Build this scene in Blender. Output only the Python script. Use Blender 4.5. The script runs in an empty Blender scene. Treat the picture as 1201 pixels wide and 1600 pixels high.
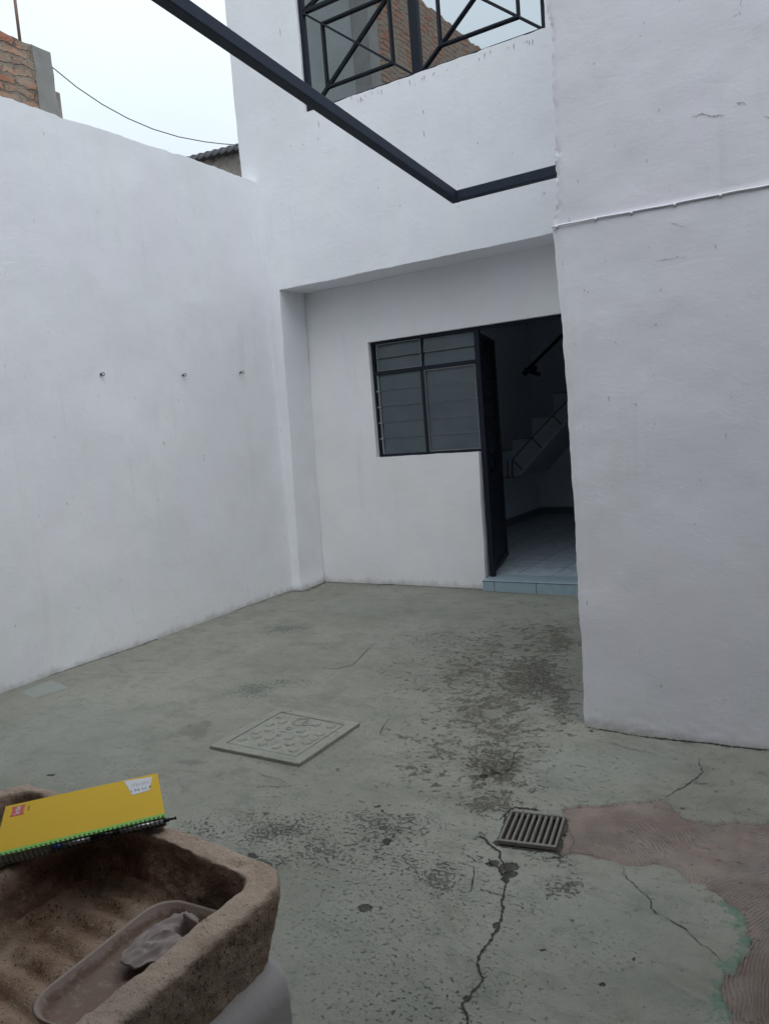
import bpy, bmesh, math, random
import numpy as np
from mathutils import Vector, Matrix, noise as mnoise
random.seed(7)
S = bpy.context.scene
COL = S.collection
PI = math.pi

# ------------------------------------------------------------------ camera
FPX, YAW, PITCH, ROLL = 1215.59, math.radians(32.2047), math.radians(6.2730), math.radians(-4.6978)
fw = np.array([-math.sin(YAW)*math.cos(PITCH), math.cos(YAW)*math.cos(PITCH), -math.sin(PITCH)])
r0 = np.array([math.cos(YAW), math.sin(YAW), 0.0])
u0 = np.cross(r0, fw)
RT = math.cos(ROLL)*r0 + math.sin(ROLL)*u0
UP = -math.sin(ROLL)*r0 + math.cos(ROLL)*u0
CAM = np.array([0, 0, 1.5])
cd = bpy.data.cameras.new('camera')
cam = bpy.data.objects.new('camera', cd)
COL.objects.link(cam)
m = Matrix.Identity(4)
for i in range(3):
    m[i][0], m[i][1], m[i][2], m[i][3] = RT[i], UP[i], -fw[i], CAM[i]
cam.matrix_world = m
cd.sensor_fit = 'VERTICAL'
cd.sensor_height = 36.0
cd.lens = 36.0*FPX/1600
cd.clip_start = 0.05
cd.clip_end = 800
S.camera = cam

# ------------------------------------------------------------------ sky, sun, exposure
SKY_LOW, SKY_TOP = 7.8, 17.0
REAR_Y, REAR_H, SIDE_X, SIDE_H, ROOF_Y = -1.6, 4.2, 1.6, 3.9, 0.8
SUN_EL, SUN_ROT = math.radians(62), math.radians(125)
w = bpy.data.worlds.new('World')
S.world = w
w.use_nodes = True
nt = w.node_tree
nt.nodes.clear()
out = nt.nodes.new('ShaderNodeOutputWorld')
bg = nt.nodes.new('ShaderNodeBackground')
sky = nt.nodes.new('ShaderNodeTexSky')
sky.sky_type = 'NISHITA'
sky.sun_disc = False
sky.sun_elevation = SUN_EL
sky.sun_rotation = SUN_ROT
sky.air_density = 1.0
sky.dust_density = 4.0
tc = nt.nodes.new('ShaderNodeTexCoord')
cn = nt.nodes.new('ShaderNodeTexNoise')
cn.inputs['Scale'].default_value = 1.6
cn.inputs['Detail'].default_value = 4
cr = nt.nodes.new('ShaderNodeValToRGB')
cr.color_ramp.elements[0].position = 0.3
cr.color_ramp.elements[0].color = (0.81, 0.92, 1.0, 1)
cr.color_ramp.elements[1].position = 0.7
cr.color_ramp.elements[1].color = (0.90, 0.985, 1.0, 1)
sc_ = nt.nodes.new('ShaderNodeVectorMath')
sc_.operation = 'SCALE'
zs = nt.nodes.new('ShaderNodeSeparateXYZ')
nt.links.new(tc.outputs['Generated'], zs.inputs[0])
gr_ = nt.nodes.new('ShaderNodeMapRange')          # an overcast sky is brightest overhead
gr_.inputs['From Min'].default_value = 0.25; gr_.inputs['From Max'].default_value = 0.95
gr_.inputs['To Min'].default_value = SKY_LOW; gr_.inputs['To Max'].default_value = SKY_TOP
nt.links.new(zs.outputs['Z'], gr_.inputs['Value'])
nt.links.new(gr_.outputs['Result'], sc_.inputs['Scale'])
mx = nt.nodes.new('ShaderNodeMix')
mx.data_type = 'RGBA'
mx.inputs['Factor'].default_value = 0.88          # the cloud deck covers most of the blue
nt.links.new(tc.outputs['Generated'], cn.inputs['Vector'])
nt.links.new(cn.outputs['Fac'], cr.inputs['Fac'])
nt.links.new(cr.outputs['Color'], sc_.inputs[0])
nt.links.new(sky.outputs['Color'], mx.inputs['A'])
nt.links.new(sc_.outputs['Vector'], mx.inputs['B'])
nt.links.new(mx.outputs['Result'], bg.inputs['Color'])
bg.inputs['Strength'].default_value = 0.1
nt.links.new(bg.outputs['Background'], out.inputs['Surface'])

sd = bpy.data.lights.new('sun', 'SUN')
sd.energy = 0.9
sd.angle = math.radians(60)
sd.color = (1.0, 0.97, 0.93)
so = bpy.data.objects.new('sun', sd)
COL.objects.link(so)
dv = Vector((math.sin(SUN_ROT)*math.cos(SUN_EL), math.cos(SUN_ROT)*math.cos(SUN_EL), math.sin(SUN_EL)))
so.rotation_euler = dv.to_track_quat('Z', 'Y').to_euler()
so.location = (0, 0, 20)
S.view_settings.view_transform = 'Standard'
S.view_settings.look = 'None'
S.view_settings.exposure = 0.28
S.view_settings.gamma = 1.0
S.view_settings.use_curve_mapping = False


# ------------------------------------------------------------------ helpers
def ray(x, y):
    return fw + RT*(x-600.5)/FPX - UP*(y-800)/FPX


def at(x, y, axis, v):
    """the point of the plane axis=v that the photo shows at pixel x, y"""
    d = ray(x, y)
    return CAM + d*((v-CAM[axis])/d[axis])


def hash2(ix, iy, seed):
    h = (ix*374761393 + iy*668265263 + seed*974711) & 0xffffffff
    h = ((h ^ (h >> 13))*1274126177) & 0xffffffff
    return ((h ^ (h >> 16)) & 0xffff)/65535.0


def vnoise(x, y, seed=0):
    x = np.asarray(x, float)
    y = np.asarray(y, float)
    ix = np.floor(x).astype(np.int64)
    iy = np.floor(y).astype(np.int64)
    fx = x-ix
    fy = y-iy
    fx = fx*fx*(3-2*fx)
    fy = fy*fy*(3-2*fy)
    a = hash2(ix, iy, seed); b = hash2(ix+1, iy, seed)
    c = hash2(ix, iy+1, seed); d = hash2(ix+1, iy+1, seed)
    return (a*(1-fx)+b*fx)*(1-fy)+(c*(1-fx)+d*fx)*fy


def fbm(x, y, seed=0, octv=4):
    s = 0; amp = 0.5; tot = 0
    for o in range(octv):
        s = s+amp*vnoise(np.asarray(x)*2**o, np.asarray(y)*2**o, seed+o*17)
        tot += amp
        amp *= .5
    return s/tot-0.5


class MB:
    def __init__(self):
        self.v = []; self.f = []; self.mi = []

    def quadverts(self, vs, fs, mi=0):
        o = len(self.v)
        self.v += [tuple(map(float, p)) for p in vs]
        for f in fs:
            self.f.append(tuple(i+o for i in f)); self.mi.append(mi)

    def box(self, lo, hi, mi=0):
        x0, y0, z0 = lo; x1, y1, z1 = hi
        self.quadverts([(x0, y0, z0), (x1, y0, z0), (x1, y1, z0), (x0, y1, z0), (x0, y0, z1), (x1, y0, z1), (x1, y1, z1), (x0, y1, z1)],
                       [(0, 3, 2, 1), (4, 5, 6, 7), (0, 1, 5, 4), (1, 2, 6, 5), (2, 3, 7, 6), (3, 0, 4, 7)], mi)

    def bar(self, a, b, w_, h_, up=(0, 0, 1), mi=0):
        """a square bar from a to b, w_ across, h_ along up"""
        a = np.array(a, float); b = np.array(b, float)
        d = (b-a)/np.linalg.norm(b-a)
        u = np.array(up, float)
        s = np.cross(d, u); s /= np.linalg.norm(s)
        u = np.cross(s, d)
        c = [(-1, -1), (1, -1), (1, 1), (-1, 1)]
        vs = [p+s*(i*w_/2)+u*(j*h_/2) for p in (a, b) for i, j in c]
        self.quadverts(vs, [(0, 1, 2, 3), (7, 6, 5, 4), (0, 4, 5, 1), (1, 5, 6, 2), (2, 6, 7, 3), (3, 7, 4, 0)], mi)

    def tube(self, pts, r, n=8, mi=0, cap=True):
        pts = [np.array(p, float) for p in pts]
        o = len(self.v)
        prev = None
        for i, p in enumerate(pts):
            d = pts[min(i+1, len(pts)-1)]-pts[max(i-1, 0)]
            d /= np.linalg.norm(d)
            if prev is None:
                prev = np.cross(d, (0, 0, 1.0))
                if np.linalg.norm(prev) < 1e-3:
                    prev = np.array((1.0, 0, 0))
            s = prev-d*(prev@d); s /= np.linalg.norm(s)
            t = np.cross(d, s)
            prev = s
            rr = r[i] if hasattr(r, '__len__') else r
            for k in range(n):
                a = 2*PI*k/n
                self.v.append(tuple(p+s*math.cos(a)*rr+t*math.sin(a)*rr))
        for i in range(len(pts)-1):
            for k in range(n):
                self.f.append((o+i*n+k, o+i*n+(k+1) % n, o+(i+1)*n+(k+1) % n, o+(i+1)*n+k)); self.mi.append(mi)
        if cap:
            self.f.append(tuple(o+k for k in range(n))[::-1]); self.mi.append(mi)
            e = o+(len(pts)-1)*n
            self.f.append(tuple(e+k for k in range(n))); self.mi.append(mi)

    def prism(self, poly, t, mi=0):
        """poly of 3-D points pushed along vector t"""
        n = len(poly)
        p = [np.array(q, float) for q in poly]
        vs = p+[q+np.array(t, float) for q in p]
        self.quadverts(vs, [tuple(range(n))[::-1], tuple(range(n, 2*n))]+[(i, (i+1) % n, n+(i+1) % n, n+i) for i in range(n)], mi)

    def loft(self, loops, mi=0, cap0=True, cap1=True):
        n = len(loops[0])
        o = len(self.v)
        for l in loops:
            self.v += [tuple(map(float, p)) for p in l]
        for i in range(len(loops)-1):
            for k in range(n):
                self.f.append((o+i*n+k, o+i*n+(k+1) % n, o+(i+1)*n+(k+1) % n, o+(i+1)*n+k)); self.mi.append(mi)
        if cap0:
            self.f.append(tuple(o+k for k in range(n))[::-1]); self.mi.append(mi)
        if cap1:
            e = o+(len(loops)-1)*n
            self.f.append(tuple(e+k for k in range(n))); self.mi.append(mi)

    def build(self, name, mats, parent=None, smooth=False, bevel=0.0, fixn=True):
        me = bpy.data.meshes.new(name)
        me.from_pydata(self.v, [], self.f)
        if not isinstance(mats, (list, tuple)):
            mats = [mats]
        for mt in mats:
            me.materials.append(mt)
        me.polygons.foreach_set('material_index', self.mi)
        if fixn:
            bm = bmesh.new(); bm.from_mesh(me)
            bmesh.ops.recalc_face_normals(bm, faces=bm.faces)
            bm.to_mesh(me); bm.free()
        if smooth:
            me.polygons.foreach_set('use_smooth', [True]*len(me.polygons))
        o = bpy.data.objects.new(name, me)
        COL.objects.link(o)
        if bevel:
            b = o.modifiers.new('bevel', 'BEVEL'); b.width = bevel; b.segments = 2; b.limit_method = 'ANGLE'
        if parent is not None:
            o.parent = parent
        return o


def tag(o, label=None, cat=None, group=None, kind=None):
    if label: o['label'] = label
    if cat: o['category'] = cat
    if group: o['group'] = group
    if kind: o['kind'] = kind
    return o


def empty(name, label, cat, loc=(0, 0, 0), group=None):
    o = bpy.data.objects.new(name, None)
    o.empty_display_size = .1
    COL.objects.link(o)
    tag(o, label, cat, group)
    o['base'] = [float(c) for c in loc]
    return o


def rrect(cx, cy, hx, hy, r, z, n=6, rot=0.0):
    """rounded rectangle loop"""
    pts = []
    for (sx, sy, a0) in ((1, 1, 0), (-1, 1, 90), (-1, -1, 180), (1, -1, 270)):
        for k in range(n+1):
            a = math.radians(a0+90*k/n)
            x = sx*(hx-r)+r*math.cos(a); y = sy*(hy-r)+r*math.sin(a)
            pts.append((cx+x*math.cos(rot)-y*math.sin(rot), cy+x*math.sin(rot)+y*math.cos(rot), z))
    return pts


def wall_grid(us, vs, solid, pos, thick, name, mats, parent=None, smooth=True, extra=None):
    """a wall as a grid of cells: solid(u, v) says which cells are wall, pos(U, V) gives the front face, thick the way to the back"""
    us = np.array(sorted(set(np.round(us, 4)))); vs = np.array(sorted(set(np.round(vs, 4))))
    U, V = np.meshgrid(us, vs, indexing='ij')
    P = pos(U, V)
    nu, nv = len(us), len(vs)
    mid = lambda a: (a[1:]+a[:-1])/2
    M = np.array([[solid(u, v) for v in mid(vs)] for u in mid(us)])
    used = {}
    vl = []; fl = []
    T = np.array(thick, float)

    def vid(i, j, b):
        k = (i, j, b)
        if k not in used:
            used[k] = len(vl)
            p = P[i, j]
            vl.append(tuple(p+T) if b else tuple(p))
        return used[k]
    front = []
    for i in range(nu-1):
        for j in range(nv-1):
            if not M[i, j]:
                continue
            front.append(len(fl))
            fl.append((vid(i, j, 0), vid(i+1, j, 0), vid(i+1, j+1, 0), vid(i, j+1, 0)))
            fl.append((vid(i, j, 1), vid(i, j+1, 1), vid(i+1, j+1, 1), vid(i+1, j, 1)))
            for (di, dj, e) in ((-1, 0, ((i, j+1), (i, j))), (1, 0, ((i+1, j), (i+1, j+1))), (0, -1, ((i, j), (i+1, j))), (0, 1, ((i+1, j+1), (i, j+1)))):
                a, b = i+di, j+dj
                if a < 0 or b < 0 or a >= nu-1 or b >= nv-1 or not M[a, b]:
                    (p, q) = e
                    fl.append((vid(*p, 0), vid(*p, 1), vid(*q, 1), vid(*q, 0)))
    mb = MB()
    mb.v = vl; mb.f = fl; mb.mi = [0]*len(fl)
    if extra is not None:
        mb.quadverts(extra.v, extra.f, 1)
    o = mb.build(name, mats, parent, smooth=smooth)
    if smooth:
        sm = o.data
        try:
            sm.set_sharp_from_angle(angle=math.radians(40))
        except Exception:
            pass
    return o


def steps(a, b, d):
    n = max(1, int(round((b-a)/d)))
    return [a+(b-a)*i/n for i in range(n+1)]


# ------------------------------------------------------------------ materials
class NT:
    """small wrapper that makes node graphs readable"""
    def __init__(self, name):
        self.m = bpy.data.materials.new(name)
        self.m.use_nodes = True
        self.t = self.m.node_tree
        self.b = self.t.nodes['Principled BSDF']
        self.out = self.t.nodes['Material Output']
        self.co = self.t.nodes.new('ShaderNodeTexCoord').outputs['Object']

    def n(self, kind, **kw):
        nd = self.t.nodes.new(kind)
        for k, v in kw.items():
            setattr(nd, k, v)
        return nd

    def put(self, sock, v):
        if isinstance(v, bpy.types.NodeSocket):
            self.t.links.new(v, sock)
        elif v is not None:
            if sock.type == 'RGBA' and len(v) == 3:
                v = (*v, 1)
            sock.default_value = v

    def scale(self, v, s):
        mp = self.n('ShaderNodeMapping'); self.put(mp.inputs['Vector'], v); mp.inputs['Scale'].default_value = s
        return mp.outputs['Vector']

    def noise(self, scale, detail=4, rough=.55, vec=None, dist=0.0):
        nd = self.n('ShaderNodeTexNoise')
        self.put(nd.inputs['Vector'], vec if vec is not None else self.co)
        nd.inputs['Scale'].default_value = scale; nd.inputs['Detail'].default_value = detail
        nd.inputs['Roughness'].default_value = rough; nd.inputs['Distortion'].default_value = dist
        return nd.outputs['Fac']

    def voro(self, scale, feature='F1', vec=None, rand=1.0):
        nd = self.n('ShaderNodeTexVoronoi', feature=feature)
        self.put(nd.inputs['Vector'], vec if vec is not None else self.co)
        nd.inputs['Scale'].default_value = scale
        nd.inputs['Randomness'].default_value = rand
        return nd

    def math(self, op, a, b=None, c=None, clamp=False):
        nd = self.n('ShaderNodeMath', operation=op, use_clamp=clamp)
        self.put(nd.inputs[0], a); self.put(nd.inputs[1], b)
        if c is not None: self.put(nd.inputs[2], c)
        return nd.outputs[0]

    def ramp(self, v, lo, hi):
        nd = self.n('ShaderNodeMapRange', interpolation_type='SMOOTHSTEP')
        self.put(nd.inputs['Value'], v)
        nd.inputs['From Min'].default_value = lo; nd.inputs['From Max'].default_value = hi
        return nd.outputs['Result']

    def mix(self, f, a, b, blend='MIX'):
        nd = self.n('ShaderNodeMix', data_type='RGBA', blend_type=blend)
        self.put(nd.inputs['Factor'], f); self.put(nd.inputs['A'], a); self.put(nd.inputs['B'], b)
        return nd.outputs['Result']

    def attr(self, name):
        nd = self.n('ShaderNodeAttribute', attribute_name=name)
        return nd.outputs['Fac']

    def bump(self, h, strength=.5, dist=.01, normal=None):
        nd = self.n('ShaderNodeBump')
        self.put(nd.inputs['Height'], h); nd.inputs['Strength'].default_value = strength; nd.inputs['Distance'].default_value = dist
        if normal is not None: self.put(nd.inputs['Normal'], normal)
        return nd.outputs['Normal']

    def fin(self, col, rough=.6, normal=None, metal=0.0, spec=None):
        self.put(self.b.inputs['Base Color'], col)
        self.put(self.b.inputs['Roughness'], rough)
        self.b.inputs['Metallic'].default_value = metal
        if spec is not None: self.b.inputs['Specular IOR Level'].default_value = spec
        if normal is not None: self.put(self.b.inputs['Normal'], normal)
        return self.m


def plaster(name, col, dirt=(.36, .35, .33), rough_amt=1.0, dirt_h=.06, crack=0.0):
    k = NT(name)
    big = k.noise(1.3, 3)
    med = k.noise(7, 4, .6)
    strokes = k.noise(5, 5, .65, k.scale(k.co, (1.3, 1.3, 2.6)), 1.5)
    fine = k.noise(170, 3, .6)
    lumps = k.noise(26, 3, .6)
    c = k.mix(k.ramp(big, .3, .7), [x*.955 for x in col], [min(1, x*1.03) for x in col])
    c = k.mix(k.math('MULTIPLY', k.ramp(med, .48, .72), .30), c, [x*.91 for x in col])
    c = k.mix(k.math('MULTIPLY', k.ramp(k.noise(2.3, 4, .6, k.scale(k.co, (1, 1, .5))),   .42, .62), .42), c, [col[0]*1.0, col[1]*.965, min(1, col[2]*1.02)])
    # grime at the foot of the wall
    sep = k.n('ShaderNodeSeparateXYZ'); k.put(sep.inputs[0], k.co)
    zz = k.math('SUBTRACT', k.math('DIVIDE', sep.outputs['Z'], dirt_h), k.math('MULTIPLY', k.math('SUBTRACT', k.noise(9, 5, .7), .5), 2.6))
    d = k.math('MULTIPLY', k.ramp(zz, 1.0, -.3), .6)
    c = k.mix(d, c, dirt)
    # faint rain runs and a yellowed patch here and there
    runs = k.ramp(k.noise(9, 4, .6, k.scale(k.co, (1, 1, .06))), .54, .72)
    c = k.mix(k.math('MULTIPLY', k.math('MULTIPLY', runs, k.ramp(k.noise(1.1, 2), .42, .62)), .13), c, (.45, .45, .43))
    splash = k.math('MULTIPLY', k.ramp(sep.outputs['Z'], .55, .0), k.ramp(k.noise(38, 5, .75), .58, .70))
    c = k.mix(k.math('MULTIPLY', splash, .5), c, (.40, .385, .35))
    # a few small scuffs
    sp = k.ramp(k.noise(33, 2, .5, k.scale(k.co, (1, 1, .55))), .735, .775)
    c = k.mix(k.math('MULTIPLY', sp, .45), c, (.33, .33, .34))
    h = k.math('ADD', k.math('MULTIPLY', strokes, .30), k.math('ADD', k.math('MULTIPLY', k.math('MULTIPLY', lumps, k.ramp(med, .35, .75)), .30), k.math('MULTIPLY', fine, .07)))
    # a few crisp trowel ridges
    rid = k.ramp(k.noise(11, 4, .6, k.scale(k.co, (1.2, 1.2, 3.2)), 1.2), .64, .70)
    h = k.math('ADD', h, k.math('MULTIPLY', rid, .045))
    nrm = k.bump(h, .5*rough_amt, .010)
    return k.fin(c, .62, nrm, spec=.3)


def flat(name, col, rough=.5, metal=0.0, var=.1, scale=30, bump=0.0, spec=None):
    k = NT(name)
    f = k.noise(scale, 4, .6)
    c = k.mix(f, [x*(1-var) for x in col], [min(1, x*(1+var)) for x in col])
    nrm = k.bump(f, bump, .004) if bump else None
    return k.fin(c, rough, nrm, metal, spec)


M = {}
M['white'] = plaster('white_paint_plaster', (.80, .815, .85))
M['warm'] = plaster('warm_white_plaster', (.81, .81, .825))
M['block'] = plaster('lavender_white_plaster', (.785, .78, .835), rough_amt=.75, dirt_h=.05)
M['iron'] = flat('black_painted_iron', (.010, .014, .024), .5, 0, .35, 60, .25, spec=.2)
M['steel'] = flat('painted_steel_tube', (.029, .040, .062), .5, 0, .3, 18, .1, spec=.2)
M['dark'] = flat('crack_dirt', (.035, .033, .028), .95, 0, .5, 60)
M['dirt'] = flat('loose_dirt', (.085, .078, .065), .95, 0, .5, 90)


def make_tile(name, col, sx, sy, joint=(.06, .07, .075)):
    k = NT(name)
    b = k.n('ShaderNodeTexBrick', offset=0.0, squash=1.0)
    k.put(b.inputs['Vector'], k.scale(k.co, (1, 1, 1)))
    b.inputs['Color1'].default_value = (*col, 1); b.inputs['Color2'].default_value = (*[c*.93 for c in col], 1)
    b.inputs['Mortar'].default_value = (*joint, 1)
    b.inputs['Scale'].default_value = 1.0; b.inputs['Mortar Size'].default_value = .0035
    b.inputs['Brick Width'].default_value = sx; b.inputs['Row Height'].default_value = sy
    c = k.mix(k.ramp(k.noise(12, 5, .7), .35, .7), b.outputs['Color'], [x*.78 for x in col])
    return k.fin(c, .22, None)


M['tile'] = make_tile('pale_blue_floor_tile', (.52, .61, .70), .335, .335)
M['riser'] = flat('blue_step_tile', (.29, .375, .43), .3, 0, .22, 22)
M['grout'] = flat('dark_grout', (.03, .035, .04), .8)
M['inwall'] = flat('dim_room_plaster', (.74, .80, .88), .7, 0, .05, 4)
M['stair'] = flat('stair_tile', (.30, .34, .40), .4, 0, .1, 10)


def brick_mat():
    k = NT('weathered_red_brick')
    # wall lies in the y-z plane: use y as the brick length
    sep = k.n('ShaderNodeSeparateXYZ'); k.put(sep.inputs[0], k.co)
    cb = k.n('ShaderNodeCombineXYZ')
    wob = k.math('MULTIPLY', k.math('SUBTRACT', k.noise(5, 5, .65), .5), .2)
    wob2 = k.math('MULTIPLY', k.math('SUBTRACT', k.noise(4.5, 5, .6), .5), .15)
    k.put(cb.inputs['X'], k.math('ADD', k.math('ADD', sep.outputs['Y'], sep.outputs['X']), wob)); k.put(cb.inputs['Y'], k.math('ADD', sep.outputs['Z'], wob2))
    b = k.n('ShaderNodeTexBrick', offset=.5)
    k.put(b.inputs['Vector'], cb.outputs[0])
    b.inputs['Color1'].default_value = (.40, .15, .09, 1); b.inputs['Color2'].default_value = (.36, .225, .155, 1)
    b.inputs['Mortar'].default_value = (.15, .125, .105, 1)
    b.inputs['Scale'].default_value = 1; b.inputs['Mortar Size'].default_value = .013; b.inputs['Mortar Smooth'].default_value = .5
    b.inputs['Brick Width'].default_value = .25; b.inputs['Row Height'].default_value = .068
    c = k.mix(k.ramp(k.noise(3.4, 6, .75), .40, .60), b.outputs['Color'], (.27, .225, .18))
    c = k.mix(k.ramp(k.noise(18, 4, .7), .56, .74), c, (.06, .05, .05))
    h = k.math('ADD', k.math('MULTIPLY', b.outputs['Fac'], -1.0), k.math('MULTIPLY', k.noise(40, 4), .6))
    return k.fin(c, .9, k.bump(h, .9, .02))


M['brick'] = brick_mat()
M['conc'] = flat('grey_concrete', (.24, .235, .225), .9, 0, .35, 6, .5)
M['rearwall'] = flat('dark_grey_render', (.13, .13, .13), .9, 0, .2, 3, .3)
M['greyplaster'] = flat('grey_render', (.34, .355, .35), .9, 0, .25, 3, .3)
M['stone'] = flat('dark_stone_wall', (.24, .215, .20), .9, 0, .75, 11, 1.0)
M['rooftile'] = flat('dark_roof_tile', (.075, .075, .085), .8, 0, .4, 30, .4)
M['rust'] = flat('rusty_rod', (.22, .12, .10), .7, 0, .3, 40)
M['wire'] = flat('old_cable', (.12, .12, .13), .6)


def sink_mat():
    k = NT('worn_granite_concrete')
    big = k.noise(7, 5, .65)
    c = k.mix(k.ramp(big, .3, .7), (.28, .170, .112), (.58, .43, .33))
    sp = k.voro(240)
    c = k.mix(k.math('MULTIPLY', k.ramp(sp.outputs['Distance'], .45, .2), k.ramp(k.noise(90, 2), .44, .58)), c, (.50, .40, .33))
    sp2 = k.voro(170)
    c = k.mix(k.math('MULTIPLY', k.ramp(sp2.outputs['Distance'], .42, .18), k.ramp(k.noise(48, 3), .46, .58)), c, (.10, .065, .046))
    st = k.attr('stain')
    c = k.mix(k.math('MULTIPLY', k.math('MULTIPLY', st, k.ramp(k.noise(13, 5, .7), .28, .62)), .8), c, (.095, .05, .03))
    rim = k.attr('rim')
    c = k.mix(k.math('MULTIPLY', rim, .45), c, (.50, .41, .34))
    h = k.math('ADD', k.math('MULTIPLY', k.noise(190, 4, .7), .7), k.math('MULTIPLY', k.noise(40, 4, .6), .8))
    return k.fin(c, .88, k.bump(h, .8, .006), spec=.25)


M['sink'] = sink_mat()
M['base'] = plaster('dirty_base_paint', (.46, .43, .425), rough_amt=1.0, dirt_h=.2)


def tray_mat():
    k = NT('dirty_pink_plastic')
    a = k.attr('grime')
    f = k.ramp(k.math('ADD', a, k.math('MULTIPLY', k.math('SUBTRACT', k.noise(38, 5, .7), .5), 1.5)), .35, .85)
    c = k.mix(f, (.33, .25, .21), (.20, .12, .082))
    c = k.mix(k.math('MULTIPLY', k.ramp(k.noise(90, 4, .7), .5, .7), f), c, (.27, .20, .16))
    return k.fin(c, .55, k.bump(k.math('MULTIPLY', k.noise(110, 4), f), .5, .004))


M['tray'] = tray_mat()
M['rag'] = flat('wet_grey_cloth', (.34, .275, .255), .75, 0, .25, 30, .3)
M['yellow'] = flat('yellow_card', (.68, .42, .02), .6, 0, .03, 9, spec=.2)
M['green'] = flat('green_card', (.17, .48, .025), .45, 0, .05, 9)
M['red'] = flat('red_print', (.52, .055, .05), .5, 0, .05, 40)
M['print'] = flat('white_print', (.75, .72, .72), .5, 0, .02)
M['label'] = flat('white_sticker', (.62, .62, .64), .5, 0, .05, 120)
M['ink'] = flat('dark_ink', (.06, .065, .09), .6)
M['paleink'] = flat('pale_grey_ink', (.38, .38, .44), .6)
M['orange'] = flat('brown_print', (.30, .17, .02), .6)
M['paper'] = flat('page_edges', (.45, .42, .37), .9, 0, .3, 300)
M['coil'] = flat('black_coil_wire', (.02, .02, .022), .35, 0)
M['penblack'] = flat('black_plastic', (.012, .012, .014), .3)
M['penmetal'] = flat('silver_plastic', (.45, .45, .46), .3, .6)
M['penblue'] = flat('blue_plastic', (.035, .075, .28), .3)
M['castiron'] = flat('worn_cast_iron', (.15, .14, .13), .6, 0, .5, 70, .6)
M['debris'] = flat('pit_debris', (.22, .19, .15), .9, 0, .5, 60)
M['putty'] = flat('old_white_putty', (.20, .205, .205), .8, 0, .5, 60)


def mirror_glass():
    k = NT('reflective_window_glass')
    g = k.n('ShaderNodeBsdfGlossy'); g.inputs['Roughness'].default_value = .015
    g.inputs['Color'].default_value = (.74, .78, .82, 1)
    wv = k.bump(k.noise(2.2, 2), .02, .02)
    k.put(g.inputs['Normal'], wv)
    d = k.n('ShaderNodeBsdfTransparent'); d.inputs['Color'].default_value = (.3, .34, .34, 1)
    mxs = k.n('ShaderNodeMixShader'); mxs.inputs[0].default_value = .26
    k.t.links.new(g.outputs[0], mxs.inputs[1]); k.t.links.new(d.outputs[0], mxs.inputs[2])
    k.t.links.new(mxs.outputs[0], k.out.inputs['Surface'])
    return k.m


def frost_glass():
    k = NT('frosted_louvre_glass')
    k.fin(k.mix(k.ramp(k.noise(4, 4), .3, .7), (.094, .124, .148), (.118, .146, .168)), .2, k.bump(k.noise(90, 2), .12, .003))
    tr = k.n('ShaderNodeBsdfTransparent'); tr.inputs['Color'].default_value = (.55, .62, .64, 1)
    mxs = k.n('ShaderNodeMixShader'); mxs.inputs[0].default_value = .3
    k.t.links.new(k.b.outputs[0], mxs.inputs[1]); k.t.links.new(tr.outputs[0], mxs.inputs[2])
    k.t.links.new(mxs.outputs[0], k.out.inputs['Surface'])
    return k.m


M['mirror'] = mirror_glass()
M['frost'] = frost_glass()


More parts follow.
